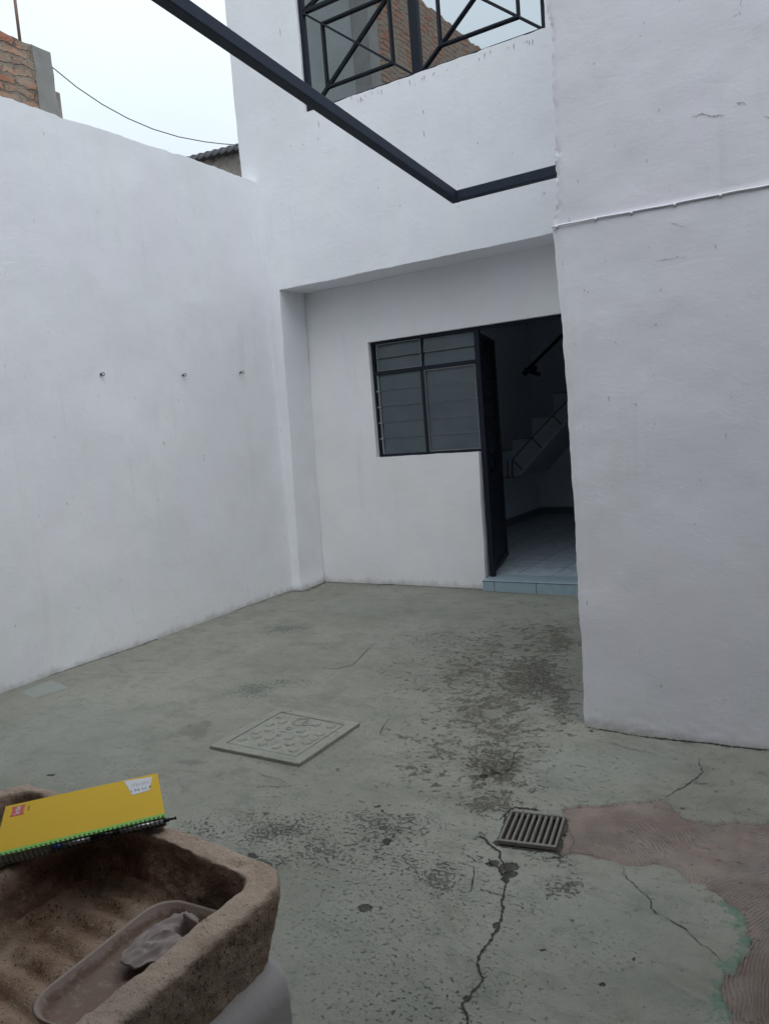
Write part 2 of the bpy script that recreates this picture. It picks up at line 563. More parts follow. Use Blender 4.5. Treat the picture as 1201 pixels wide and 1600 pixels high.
def ground_mat(name='green_painted_concrete', masks=True):
    k = NT(name)
    big = k.noise(1.1, 4, .6)
    med = k.noise(6, 5, .65)
    c = k.mix(k.ramp(big, .3, .7), (.190, .190, .159), (.250, .250, .216))
    c = k.mix(k.math('MULTIPLY', k.ramp(med, .46, .72), .55), c, (.140, .152, .128))
    c = k.mix(k.math('MULTIPLY', k.ramp(k.noise(22, 5, .7), .52, .70), .45), c, (.115, .116, .098))
    c = k.mix(k.math('MULTIPLY', k.ramp(k.noise(3.1, 5, .7, k.scale(k.co, (1.0, 2.2, 1)), 1.0), .50, .66), .38), c, (.118, .116, .094))
    c = k.mix(k.math('MULTIPLY', k.ramp(k.noise(140, 3, .7), .55, .72), .35), c, (.10, .10, .088))
    c = k.mix(k.math('MULTIPLY', k.ramp(k.noise(75, 4, .7), .62, .72), .35), c, (.27, .275, .26))
    if not masks:
        c = k.mix(.25, c, (.34, .345, .31))
    hgt = k.math('ADD', k.math('MULTIPLY', k.noise(16, 5, .65), 1.0), k.math('MULTIPLY', k.noise(85, 4, .65), .42))
    # scattered specks everywhere
    v = k.noise(42, 3, .65, k.scale(k.co, (1.0, 1.5, 1)))
    spk = k.math('MULTIPLY', k.ramp(v, .635, .675), k.ramp(k.noise(2.2, 4), .36, .56))
    if masks:
        worn = k.attr('wear')
        wf = k.ramp(k.math('ADD', worn, k.math('MULTIPLY', k.math('SUBTRACT', k.math('ADD', k.math('MULTIPLY', k.noise(22, 7, .8), .62), k.math('MULTIPLY', k.noise(7.5, 6, .75, k.scale(k.co, (.8, 1.4, 1)), .8), .38)), .5), 4.2)), .50, .80)
        c = k.mix(k.math('MULTIPLY', wf, .56), c, k.mix(k.noise(40, 4, .7), (.082, .074, .058), (.145, .130, .102)))
        soft = k.ramp(k.math('ADD', worn, k.math('MULTIPLY', k.math('SUBTRACT', k.noise(5, 4), .5), .7)), .25, .9)
        c = k.mix(k.math('MULTIPLY', soft, .85), c, (.150, .138, .108))
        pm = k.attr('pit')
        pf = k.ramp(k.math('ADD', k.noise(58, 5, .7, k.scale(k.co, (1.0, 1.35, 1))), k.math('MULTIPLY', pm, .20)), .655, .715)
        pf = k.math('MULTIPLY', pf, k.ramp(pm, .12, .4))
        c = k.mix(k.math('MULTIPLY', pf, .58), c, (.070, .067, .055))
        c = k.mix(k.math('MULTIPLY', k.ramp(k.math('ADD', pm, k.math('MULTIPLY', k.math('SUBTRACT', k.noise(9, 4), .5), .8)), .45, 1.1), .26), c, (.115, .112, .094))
        gp = k.attr('greenpit')
        gf = k.ramp(k.math('ADD', k.noise(55, 4, .7), k.math('MULTIPLY', gp, .20)), .64, .70)
        c = k.mix(k.math('MULTIPLY', k.math('MULTIPLY', gf, k.ramp(gp, .1, .4)), .8), c, (.062, .080, .064))
        sm = k.attr('smear')
        sf = k.ramp(k.math('ADD', sm, k.math('MULTIPLY', k.math('SUBTRACT', k.noise(20, 5, .7, k.scale(k.co, (2.2, .7, 1))), .5), 1.2)), .35, .8)
        c = k.mix(k.math('MULTIPLY', sf, .5), c, (.095, .090, .074))
        pale = k.attr('pale')
        c = k.mix(k.math('MULTIPLY', pale, .55), c, (.255, .285, .272))
        g = k.attr('green')
        gg = k.ramp(k.math('ADD', g, k.math('MULTIPLY', k.math('SUBTRACT', k.noise(30, 6, .8), .5), 3.4)), .5, 1.05)
        c = k.mix(k.math('MULTIPLY', gg, .7), c, (.060, .145, .098))
        # the bare reddish cement with its trowel swirls
        pk = k.attr('pink')
        pkf = k.ramp(k.math('ADD', pk, k.math('MULTIPLY', k.math('SUBTRACT', k.noise(60, 5, .8), .5), 1.3)), .42, .58)

        def swirl(cx, cy, freq, ns):
            sp = k.n('ShaderNodeVectorMath', operation='SUBTRACT'); k.put(sp.inputs[0], k.co); sp.inputs[1].default_value = (cx, cy, 0)
            ln = k.n('ShaderNodeVectorMath', operation='LENGTH'); k.put(ln.inputs[0], sp.outputs[0])
            rr = k.math('ADD', ln.outputs['Value'], k.math('MULTIPLY', k.noise(2.6, 3, .5), .15))
            rr = k.math('ADD', rr, k.math('MULTIPLY', k.noise(30, 3), .009))
            return k.math('SINE', k.math('MULTIPLY', rr, freq))
        sep = k.n('ShaderNodeSeparateXYZ'); k.put(sep.inputs[0], k.co)
        s1 = swirl(-1.05, 2.30, 560, 0)
        s2 = swirl(0.30, 2.05, 600, 1)
        side = k.ramp(k.math('ADD', sep.outputs['X'], k.math('MULTIPLY', k.noise(5, 3), .3)), -.42, -.22)
        swm = k.n('ShaderNodeMix', data_type='FLOAT')
        k.put(swm.inputs['Factor'], side); k.put(swm.inputs['A'], s1); k.put(swm.inputs['B'], s2)
        swl = k.math('MULTIPLY', swm.outputs['Result'], k.ramp(k.noise(5, 4, .6), .34, .55))
        pc = k.mix(k.ramp(k.noise(4.5, 5, .65), .3, .7), (.165, .124, .108), (.240, .192, .170))
        pc = k.mix(k.math('MULTIPLY', k.ramp(k.noise(6, 5, .7), .47, .66), .65), pc, (.165, .155, .145))
        dk = k.attr('brown')
        pc = k.mix(k.math('MULTIPLY', dk, .75), pc, (.125, .088, .062))
        pc = k.mix(k.math('MULTIPLY', k.math('MULTIPLY', k.ramp(swl, .25, .95), k.ramp(k.noise(28, 3, .6), .3, .6)), .5), pc, (.085, .062, .055))
        c = k.mix(pkf, c, pc)
        hl = k.attr('hole')
        hf = k.ramp(k.math('ADD', hl, k.math('MULTIPLY', k.math('SUBTRACT', k.noise(42, 5, .7), .5), 1.3)), .42, .62)
        c = k.mix(k.math('MULTIPLY', hf, .9), c, (.036, .033, .029))
        hgt = k.math('SUBTRACT', hgt, k.math('MULTIPLY', pf, 1.3))
        hgt = k.math('SUBTRACT', hgt, k.math('MULTIPLY', wf, .55))
        hgt = k.math('SUBTRACT', hgt, k.math('MULTIPLY', hf, 1.3))
        hgt = k.math('ADD', hgt, k.math('MULTIPLY', k.math('MULTIPLY', pkf, swl), .16))
        edge = k.math('MULTIPLY', k.math('MULTIPLY', pkf, k.math('SUBTRACT', 1.0, pkf)), 4.0)
        c = k.mix(k.math('MULTIPLY', edge, .6), c, (.27, .26, .235))
    c = k.mix(k.math('MULTIPLY', spk, .5), c, (.07, .068, .057))
    hgt = k.math('SUBTRACT', hgt, k.math('MULTIPLY', spk, .7))
    rg = k.math('ADD', .52, k.math('MULTIPLY', k.noise(8, 4), .3))
    return k.fin(c, rg, k.bump(hgt, 1.0, .0085), spec=.35)


M['ground'] = ground_mat()
M['lid'] = ground_mat('green_painted_cover', False)

# ------------------------------------------------------------------ ground
PINK_PX = [(875, 1261), (906, 1250), (940, 1252), (984, 1250), (1031, 1246), (1049, 1259), (1079, 1281), (1114, 1287), (1149, 1283), (1201, 1284), (1290, 1292),
           (1400, 1600), (1160, 1700), (1144, 1600), (1144, 1575), (1136, 1554), (1131, 1532), (1140, 1515), (1157, 1497), (1175, 1484), (1179, 1467), (1175, 1450), (1166, 1432),
           (1144, 1417), (1123, 1402), (1096, 1385), (1070, 1367), (1049, 1354), (1018, 1348), (984, 1352), (958, 1341), (923, 1333), (893, 1328), (867, 1335), (880, 1300), (886, 1275)]
PINK = np.array([at(x, y, 2, 0)[:2] for x, y in PINK_PX])
GR = [at(*p, 2, 0)[:2] for p in ((800, 1270), (882, 1277), (866, 1326), (779, 1313))]
GC = np.mean(GR, axis=0)
GU = (GR[1]-GR[0]+GR[2]-GR[3])/2
GROT = math.atan2(GU[1], GU[0])
GHX = np.linalg.norm(GU)/2
GHY = np.linalg.norm(GR[0]-GR[3]+GR[1]-GR[2])/4


def poly_sd(X, Y, P):
    """signed distance to a polygon, positive inside"""
    d = np.full(X.shape, 1e9)
    ins = np.zeros(X.shape, bool)
    n = len(P)
    for i in range(n):
        a = P[i]; b = P[(i+1) % n]
        e = b-a
        t = np.clip(((X-a[0])*e[0]+(Y-a[1])*e[1])/(e@e), 0, 1)
        d = np.minimum(d, np.hypot(X-a[0]-t*e[0], Y-a[1]-t*e[1]))
        cond = ((a[1] > Y) != (b[1] > Y))
        with np.errstate(divide='ignore', invalid='ignore'):
            xx = (b[0]-a[0])*(Y-a[1])/(b[1]-a[1])+a[0]
        ins ^= cond & (X < xx)
    return np.where(ins, d, -d)


def blobs(X, Y, lst, warp=1.0):
    s = np.zeros(X.shape)
    X, Y = X+warp*(fbm(X*3.5, Y*3.5, 201, 3)*.20+fbm(X*15, Y*15, 203, 3)*.07), Y+warp*(fbm(X*3.5, Y*3.5, 207, 3)*.20+fbm(X*15, Y*15, 209, 3)*.07)
    for (px, py, rx, ry, amp) in lst:
        c = at(px, py, 2, 0)[:2]
        a = (at(px+rx, py, 2, 0)-at(px-rx, py, 2, 0))[:2]/2
        b = (at(px, py+ry, 2, 0)-at(px, py-ry, 2, 0))[:2]/2
        A = np.linalg.inv(np.array([a, b]).T)
        dx = X-c[0]; dy = Y-c[1]
        q = (A[0, 0]*dx+A[0, 1]*dy)**2+(A[1, 0]*dx+A[1, 1]*dy)**2
        s = np.maximum(s, amp*np.exp(-q*1.1))
    return s


WEAR = [(740, 1060, 150, 110, .50), (790, 1130, 90, 90, .55), (700, 1170, 110, 60, .46), (720, 1240, 110, 40, .46), (640, 1060, 110, 50, .36), (560, 1290, 150, 50, .32), (850, 1010, 70, 50, .52), (770, 1090, 172, 161, 0.34), (690, 1020, 138, 69, 0.29), (860, 1160, 69, 46, 0.32), (600, 1230, 126, 69, 0.24), (1100, 1225, 103, 34, 0.24), (790, 985, 103, 25, 0.44), (760, 1010, 80, 27, 0.50), (830, 1060, 97, 57, 0.68), (870, 1000, 46, 46, 0.60), (740, 1110, 63, 46, 0.58), (770, 1190, 63, 57, 0.68), (690, 1210, 80, 51, 0.40),
        (880, 1090, 34, 51, 0.68), (700, 990, 57, 13, 0.40), (640, 1130, 46, 46, 0.24), (760, 1245, 69, 28, 0.64), (660, 1190, 46, 28, 0.36), (850, 945, 34, 6, 0.40), (560, 1010, 69, 23, 0.20), (1090, 1280, 46, 6, 0.32),
        (1150, 1235, 80, 32, 0.28), (760, 1330, 69, 34, 0.32), (830, 1345, 69, 23, 0.28), (560, 1190, 69, 23, 0.20)]
PITS_SHADE = [(600, 1380, 299, 138, 0.36), (700, 1560, 200, 80, .35), (620, 1520, 229, 138, 0.29), (950, 1480, 184, 114, 0.22), (780, 1050, 172, 103, 0.38), (440, 1290, 80, 34, 0.85), (600, 1290, 80, 34, 0.77), (480, 1340, 69, 32, 0.77), (680, 1370, 57, 34, 0.85), (620, 1350, 46, 28, 0.68), (880, 1380, 34, 23, 0.85), (840, 1420, 46, 28, 0.42), (560, 1330, 57, 46, 0.59),  # pits, plus a patch of specks darkening the near floor in place of shade
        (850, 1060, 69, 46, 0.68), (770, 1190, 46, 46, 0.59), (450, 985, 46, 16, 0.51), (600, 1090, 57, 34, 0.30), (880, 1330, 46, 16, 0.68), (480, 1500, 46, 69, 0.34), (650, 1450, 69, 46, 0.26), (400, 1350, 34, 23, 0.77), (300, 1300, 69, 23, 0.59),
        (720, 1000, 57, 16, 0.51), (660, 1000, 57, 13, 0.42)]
GPIT = [(395, 1080, 34, 14, 1.1), (430, 1068, 24, 8, .9), (432, 982, 36, 10, 1.0), (470, 1065, 30, 6, .7), (755, 1303, 14, 4, 1.2), (150, 1090, 60, 20, .3)]
SMEAR = [(290, 1145, 38, 16, 1.1), (315, 1133, 18, 8, .9), (275, 1195, 40, 7, .8), (335, 1210, 20, 9, .6), (535, 1095, 60, 10, .6), (470, 1090, 50, 8, .45), (640, 955, 26, 7, .7), (615, 950, 18, 5, .5)]
PALE = [(120, 1150, 110, 60, .45), (520, 1440, 80, 90, .2), (560, 950, 90, 16, .25), (1000, 1190, 90, 30, .45), (900, 1200, 60, 40, .5), (950, 1440, 120, 70, .25)]
GREEN = [(1130, 1420, 16, 12, .8), (1150, 1445, 18, 16, .95), (1165, 1470, 10, 18, .9), (1140, 1490, 18, 16, .95), (1122, 1520, 12, 16, .8), (1124, 1560, 12, 30, .9), (1100, 1410, 25, 10, .35), (1100, 1480, 30, 30, .3), (1110, 1585, 26, 20, .75), (1080, 1590, 40, 14, .3)]
HOLE = [(772, 1346, 12, 6, 1), (788, 1352, 9, 7, .8), (800, 1350, 16, 8, 1.05), (797, 1362, 16, 8, 1), (790, 1372, 8, 7, .9), (604, 1313, 8, 6, .95), (569, 1420, 13, 7, 1.0), (778, 1446, 7, 6, .9), (730, 1560, 6, 5, .9), (850, 1484, 9, 3, .8), (395, 1335, 10, 5, .9), (755, 1210, 9, 5, .7), (772, 1205, 12, 6, .7), (588, 1258, 11, 2.5, .7), (597, 1265, 3, 4, .7), (790, 1280, 5, 24, .6),
        (780, 1312, 12, 5, .7), (870, 1335, 24, 5, .5), (80, 1210, 9, 3, .9), (940, 1540, 7, 4, .8), (990, 1498, 4, 4, .8), (1020, 1164, 5, 2, .6), (921, 1142, 6, 3, .7)]
BROWN = [(1190, 1560, 60, 80, 1.0), (1230, 1500, 40, 60, .7), (1010, 1340, 60, 12, .5), (900, 1290, 30, 20, .3)]


def gheight(X, Y):
    h = fbm(X*1.6, Y*1.6, 3, 4)*.016+fbm(X*9, Y*9, 9, 3)*.0035
    h = h*np.clip((6.1-np.abs(Y))/.6, 0.15, 1)
    # a shallow dish round the drain
    h = h-.010*np.exp(-((X-GC[0])**2+(Y-GC[1])**2)/.25)
    return h


def build_ground():
    xs = np.concatenate([np.linspace(-6.6, -4.9, 8)[:-1], np.arange(-4.9, -2.3, .0125), np.arange(-2.3, .12, .006), np.arange(.13, 2.6, .07)])
    ys = np.concatenate([np.linspace(-3, .9, 40)[:-1], np.arange(.9, 3.6, .0065), np.arange(3.6, 6.4, .0125)])
    X, Y = np.meshgrid(xs, ys, indexing='ij')
    H = gheight(X, Y)
    near = (X > -2.0) & (Y > .6) & (Y < 3.2)
    sd_ = np.full(X.shape, -1.0)
    wx = X+fbm(X*22, Y*22, 21, 4)*.05
    wy = Y+fbm(X*22, Y*22, 35, 4)*.05
    sd_[near] = poly_sd(wx[near], wy[near], PINK)
    pink = np.clip(sd_/.02+.5, 0, 1)
    H = H-.011*np.clip(sd_/.008+.5, 0, 1)
    pit = blobs(X, Y, PITS_SHADE); hole = blobs(X, Y, HOLE, .12)
    smear = blobs(X, Y, SMEAR)
    H = H-.006*smear-.010*np.clip(hole+fbm(X*30, Y*30, 5, 3)*.9-.4, 0, 1)
    wear = blobs(X, Y, WEAR)
    H = H-.004*np.clip(wear+fbm(X*13, Y*13, 15, 4)*2-.5, 0, 1)
    # drain pit
    c, s = math.cos(-GROT), math.sin(-GROT)
    lx = (X-GC[0])*c-(Y-GC[1])*s; ly = (X-GC[0])*s+(Y-GC[1])*c
    q = np.maximum(np.abs(lx)/(GHX-.004), np.abs(ly)/(GHY-.004))
    inside = q < 1
    H = np.where(inside, -.13, H)
    hole = np.maximum(hole, np.where(q < 1, 1.4, np.where(q < 1.28, .95-(q-1)*2.2, 0)))
    green = blobs(X, Y, GREEN, .4)*(sd_ < .004)
    gband = blobs(X, Y, [(1150, 1430, 45, 40, 1), (1170, 1470, 40, 30, 1), (1140, 1510, 40, 30, 1), (1125, 1560, 40, 60, 1)], .2)
    green = np.maximum(green*.8, gband*np.clip((sd_+.075)/.05, 0, 1)*(sd_ < .006)*1.05)
    pale = blobs(X, Y, PALE)
    # a pale square repair beside the left wall
    PP = np.array([at(x, y, 2, 0)[:2] for x, y in ((33, 1083), (52, 1092), (108, 1075), (80, 1064))])
    pr = (X < -3.6) & (Y < 4.5)
    sp = np.full(X.shape, -1.0); sp[pr] = poly_sd(X[pr], Y[pr], PP)
    pale = np.maximum(pale, np.clip(sp/.02+.5, 0, 1)*1.3)
    H = H+.004*np.clip(sp/.015+.5, 0, 1)
    nx, ny = X.shape
    V = np.stack([X, Y, H], -1).reshape(-1, 3)
    idx = np.arange(nx*ny).reshape(nx, ny)
    F = np.stack([idx[:-1, :-1], idx[1:, :-1], idx[1:, 1:], idx[:-1, 1:]], -1).reshape(-1, 4)
    extraV = []; extraF = []
    base = len(V)
    # cracks: thin jagged ribbons of dirt lying in the surface
    rnd = random.Random(5)

    def crack(px, wd, taper=True, dirtmat=1):
        P = [np.array(at(x, y, 2, 0)[:2]) for x, y in px]
        pts = [P[0]]
        for a, b in zip(P[:-1], P[1:]):
            L = np.linalg.norm(b-a)
            n = max(2, int(L/.006))
            nrm = np.array([-(b-a)[1], (b-a)[0]])/max(L, 1e-6)
            off = 0
            for i in range(1, n+1):
                t = i/n
                off = off*.82+rnd.uniform(-1, 1)*.0034
                pts.append(a+(b-a)*t+nrm*off*(math.sin(PI*t)*.8+.2))
        n = len(pts)
        for i in range(n):
            d = pts[min(i+1, n-1)]-pts[max(i-1, 0)]
            d = d/max(np.linalg.norm(d), 1e-9)
            nn = np.array([-d[1], d[0]])
            ww = wd*(.22+.85*rnd.random()**1.6)
            if taper:
                ww *= min(1, .25+2.2*min(i, n-1-i)/n*2)
            for sgn in (-1, 1):
                p = pts[i]+nn*sgn*ww/2
                extraV.append((p[0], p[1], float(gheight(p[0], p[1]))+.0035))
            if i:
                o = base+len(extraV)-4
                extraF.append(((o, o+1, o+3, o+2), dirtmat))
    crack([(749, 1302), (762, 1315), (780, 1326), (782, 1341), (789, 1360), (791, 1376), (786, 1398), (784, 1424), (778, 1450), (769, 1467), (752, 1487), (745, 1506), (754, 1530), (736, 1554), (721, 1571), (730, 1598), (728, 1640)], .011, False)
    crack([(762, 1340), (775, 1352), (786, 1368)], .016)
    crack([(827, 1157), (804, 1176), (799, 1198), (773, 1215)], .007)
    crack([(1092, 1183), (1098, 1205), (1070, 1228), (1038, 1244)], .007)
    crack([(973, 1352), (979, 1372), (1010, 1398), (1016, 1419), (1053, 1443), (1083, 1467), (1112, 1489), (1125, 1504)], .0045)
    crack([(778, 1278), (803, 1258), (850, 1263)], .012)
    crack([(610, 1122), (598, 1137), (593, 1151)], .006)
    crack([(485, 1042), (523, 1045), (552, 1038), (581, 1009)], .008)
    crack([(403, 1211), (437, 1219), (450, 1225)], .004)
    crack([(393, 1231), (432, 1231), (465, 1228)], .005)
    crack([(618, 1273), (639, 1283), (663, 1288)], .004)
    crack([(740, 1352), (739, 1372), (736, 1392)], .007)
    crack([(716, 1330), (735, 1338), (751, 1348)], .005)
    crack([(625, 1295), (604, 1316), (583, 1330)], .005)
    crack([(748, 1388), (765, 1393), (785, 1397)], .005)
    crack([(870, 1337), (893, 1329), (923, 1334), (958, 1342)], .006)
    crack([(889, 1326), (897, 1310), (890, 1295)], .003)
    crack([(950, 1160), (985, 1170), (1030, 1178)], .004)
    crack([(600, 912), (630, 930), (690, 935)], .004)
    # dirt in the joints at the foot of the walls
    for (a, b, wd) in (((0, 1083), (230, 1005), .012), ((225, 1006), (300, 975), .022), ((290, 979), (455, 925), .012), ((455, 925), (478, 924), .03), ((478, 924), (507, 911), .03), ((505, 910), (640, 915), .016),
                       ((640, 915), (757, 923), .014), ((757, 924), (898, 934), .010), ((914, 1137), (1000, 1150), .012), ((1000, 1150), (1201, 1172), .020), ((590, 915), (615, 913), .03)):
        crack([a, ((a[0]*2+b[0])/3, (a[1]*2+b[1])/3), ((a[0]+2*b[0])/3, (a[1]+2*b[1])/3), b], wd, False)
    allV = np.concatenate([V, np.array(extraV)])
    me = bpy.data.meshes.new('ground')
    me.vertices.add(len(allV)); me.vertices.foreach_set('co', allV.astype(np.float32).ravel())
    nf = len(F)+len(extraF)
    allF = np.concatenate([F, np.array([f for f, _ in extraF])])
    me.loops.add(nf*4); me.loops.foreach_set('vertex_index', allF.astype(np.int32).ravel())
    me.polygons.add(nf)
    me.polygons.foreach_set('loop_start', np.arange(0, nf*4, 4, dtype=np.int32))
    mi = np.zeros(nf, np.int32); mi[len(F):] = [q_ for _, q_ in extraF]
    me.polygons.foreach_set('material_index', mi)
    me.polygons.foreach_set('use_smooth', np.ones(nf, bool))
    me.materials.append(M['ground']); me.materials.append(M['dark'])
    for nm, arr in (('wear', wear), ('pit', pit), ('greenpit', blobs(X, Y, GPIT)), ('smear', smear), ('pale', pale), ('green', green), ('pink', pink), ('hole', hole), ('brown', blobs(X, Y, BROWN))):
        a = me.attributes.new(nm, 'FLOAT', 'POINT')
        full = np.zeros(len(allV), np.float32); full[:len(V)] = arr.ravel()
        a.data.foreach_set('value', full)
    me.update(calc_edges=True)
    me.validate()
    o = bpy.data.objects.new('courtyard_ground', me)
    COL.objects.link(o)
    tag(o, 'green painted concrete courtyard floor, cracked, stained and pitted, with a bare reddish patch', 'ground', kind='structure')


build_ground()
mb = MB()
mb.quadverts([(-300, -300, -.35), (300, -300, -.35), (300, 300, -.35), (-300, 300, -.35)], [(0, 1, 2, 3)])
tag(mb.build('terrain', flat('bare_earth', (.16, .14, .11), .95, 0, .3, .5)), 'bare earth beyond the courtyard', 'terrain', kind='structure')

# ------------------------------------------------------------------ left boundary wall with hooks
LWX = -4.74


def lw_pos(U, V):
    top = 3.815+fbm(U*2.2, U*0, 4, 4)*.03+fbm(U*16, U*0, 44, 3)*.014+np.where(U < 3.72, .008, 0.0)
    Z = np.where(V > 3.6, 3.6+(V-3.6)/.2*(top-3.6), V)
    X = LWX+fbm(U*1.5, V*1.5, 8, 4)*.022-.03*(1-V/3.8)*np.clip((U-4.6)/1.2, 0, 1)
    return np.stack([X, U, Z], -1)


bw = empty('boundary_wall', 'tall white plastered boundary wall with a ragged top, left of the courtyard', 'wall', (LWX, 2, 0))
wall_grid(steps(-1.6, 5.86, .03), steps(-.06, 3.8, .03), lambda u, v: True, lw_pos, (-.16, 0, 0), 'wall', M['white'], bw)

for (px, py, lab) in ((158, 585, 'small metal eye hook nearest the camera of the three on the white wall'),
                      (286, 586, 'small metal eye hook in the middle of the row of three on the white wall'),
                      (376, 582, 'small metal eye hook nearest the house of the three on the white wall')):
    p = at(px, py, 0, LWX)
    mb = MB()
    mb.tube([p+np.array([-.02, 0, .0]), p+np.array([.012, 0, 0])], .004, 8)
    pts = [p+np.array([.024+.012*math.cos(a), .002, .012*math.sin(a)]) for a in np.linspace(PI, PI*2.85, 16)]
    mb.tube(pts, .003, 6)
    mb.tube([p+np.array([.001, 0, 0]), p+np.array([.003, 0, 0])], .011, 10)
    tag(mb.build('wall_hook', flat('hook_metal', (.10, .10, .105), .4, .6), None, True), lab, 'hook', 'eye hooks in a row on the white wall')

# ------------------------------------------------------------------ the house
house = empty('house', 'white plastered two storey house with a recessed ground floor and black iron windows', 'house', (-3, 5.8, 0))
FY, NY = 5.80, 6.18


def fac_pos(U, V):
    X = U+fbm(V*5, U*0+1, 31, 3)*.008
    col = np.clip((-4.45-U)/.1, 0, 1)*(V < 2.83)*(U > -4.75)
    X = X-.085*col*(1-V/2.82)
    foot = np.exp(-(V/.10)**2)*(U > -4.75)*(V < 1)
    X = X+.02*foot*(U > -4.66)
    Y = FY+fbm(U*1.3, V*1.3, 12, 4)*.02-.02*foot
    Z = V+np.where((np.abs(V-4.255) < .002), fbm(U*14, U*0, 40, 3)*.014, 0)+np.where(np.abs(V-2.82) < .002, fbm(U*5, U*0, 41, 3)*.012, 0)
    return np.stack([X, Y, Z], -1)


WX0, WX1, WZ0, WZ1 = -4.125, -1.95, 4.255, 5.50
fus = steps(-4.91, -4.592, .04)+steps(-4.592, WX0, .04)+steps(WX0, WX1, .03)+steps(WX1, -1.0, .04)
fvs = steps(-.05, 2.82, .04)+steps(2.82, WZ0, .04)+steps(WZ0, WZ1, .05)+steps(WZ1, 6.1, .1)


def fac_solid(u, v):
    if v < 2.82:
        return u < -4.592
    return not (WX0 < u < WX1 and WZ0 < v < WZ1)


# dark drips and chips under the upper sill
dr = MB()
rnd = random.Random(11)
for i in range(30):
    x = rnd.uniform(-3.7, -2.05)
    n_ = 1
    z = WZ0-rnd.uniform(.015, .05)
    h_ = rnd.uniform(.012, .05); w2 = rnd.uniform(.003, .007)
    y = float(fac_pos(np.array([[x]]), np.array([[z]]))[0, 0, 1])-.0025
    pts = [(x, y, z), (x+w2, y, z-.004), (x+w2*.8, y, z-h_*.6), (x+w2*.4, y, z-h_), (x-w2*.2, y, z-h_*.5)]
    dr.quadverts(pts, [(0, 1, 2, 3, 4)])
for (px, py, l) in ((497, 190, 9), (661, 205, 8), (660, 172, 6), (745, 222, 3), (590, 292, 3), (437, 45, 12), (548, 150, 5)):
    p = at(px, py, 1, FY)
    y = float(fac_pos(np.array([[p[0]]]), np.array([[p[2]]]))[0, 0, 1])-.0025
    h_ = l*.006
    dr.quadverts([(p[0], y, p[2]), (p[0]+.006, y, p[2]-.003), (p[0]+.008, y, p[2]-h_), (p[0]+.003, y, p[2]-h_*.8)], [(0, 1, 2, 3)])
M['chip'] = flat('bare_patch', (.33, .32, .32), .9)

wall_grid(fus, fvs, fac_solid, fac_pos, (0, .378, 0), 'upper_wall', [M['white'], M['chip']], house, extra=dr)
OX0, OX1, OXR, OZ0, OZ1 = -3.925, -2.885, -1.93, 1.215, 2.28


def nw_pos(U, V):
    Y = NY+fbm(U*1.4, V*1.4, 52, 4)*.016
    X = U+np.where(np.abs(U-OX1) < .003, fbm(V*6, V*0, 3, 3)*.014-.016*(1-np.clip(V/1.2, 0, 1))+.0, 0)
    Z = V+np.where(np.abs(V-OZ0) < .003, fbm(U*7, U*0, 6, 3)*.010, 0)
    return np.stack([X, Y, Z], -1)


def nw_solid(u, v):
    if OX0 < u < OX1 and OZ0 < v < OZ1: return False
    if OX1 < u < OXR and v < OZ1: return False
    return True


wall_grid(steps(-4.9, OX0, .04)+steps(OX0, OX1, .04)+steps(OX1, OXR, .05)+steps(OXR, -.9, .08), steps(-.05, OZ0, .04)+steps(OZ0, OZ1, .05)+steps(OZ1, 2.98, .06),
          nw_solid, nw_pos, (0, .15, 0), 'ground_floor_wall', M['warm'], house)
# shell behind the facade
mb = MB()
mb.box((-4.90, 6.20, 2.99), (-.5, 10.6, 3.15))
mb.build('ceiling', M['inwall'], house)
mb = MB()
mb.box((-4.95, 6.19, 5.95), (-.5, 10.6, 6.10))
mb.build('roof', M['conc'], house)
for lo_, hi_ in (((-4.90, 6.185, 3.16), (-4.75, 10.5, 5.94)), ((-4.74, 10.42, .0), (-.5, 10.6, 2.98)), ((-4.74, 10.42, 3.16), (-.5, 10.6, 5.94)), ((-4.10, 6.36, .0), (-3.96, 10.41, 2.98)), ((-.75, 6.36, 0), (-.6, 10.41, 2.98)), ((-.75, 6.36, 3.16), (-.6, 10.41, 5.94))):
    mb = MB(); mb.box(lo_, hi_); mb.build('inner_wall', M['inwall'], house)
mb = MB()
mb.box((-3.955, 6.34, -.05), (-.76, 10.41, .098))
mb.build('tiled_floor', M['tile'], house)
mb = MB()
mb.box((-3.955, 6.36, .10), (-3.94, 10.39, .19))
mb.build('baseboard', flat('dark_baseboard_tile', (.17, .20, .25), .3), house)
mb = MB()
mb.box((-3.938, 10.395, .10), (-.76, 10.41, .19))
mb.build('baseboard', flat('dark_baseboard_tile', (.17, .20, .25), .3), house)
# doorstep
st = MB()
st.box((-2.885, 6.085, -.04), (-1.4, 6.338, .099))
step = st.build('doorstep', M['riser'], house, bevel=.004)
gm = MB()
for px in (772, 837, 905):
    x = at(px, 915, 1, 6.085)[0]
    gm.box((x-.002, 6.0835, .0), (x+.002, 6.09, .094))
gm.box((-2.885, 6.0835, .086), (-1.4, 6.088, .090))
gm.build('tile_joint', M['grout'], step)

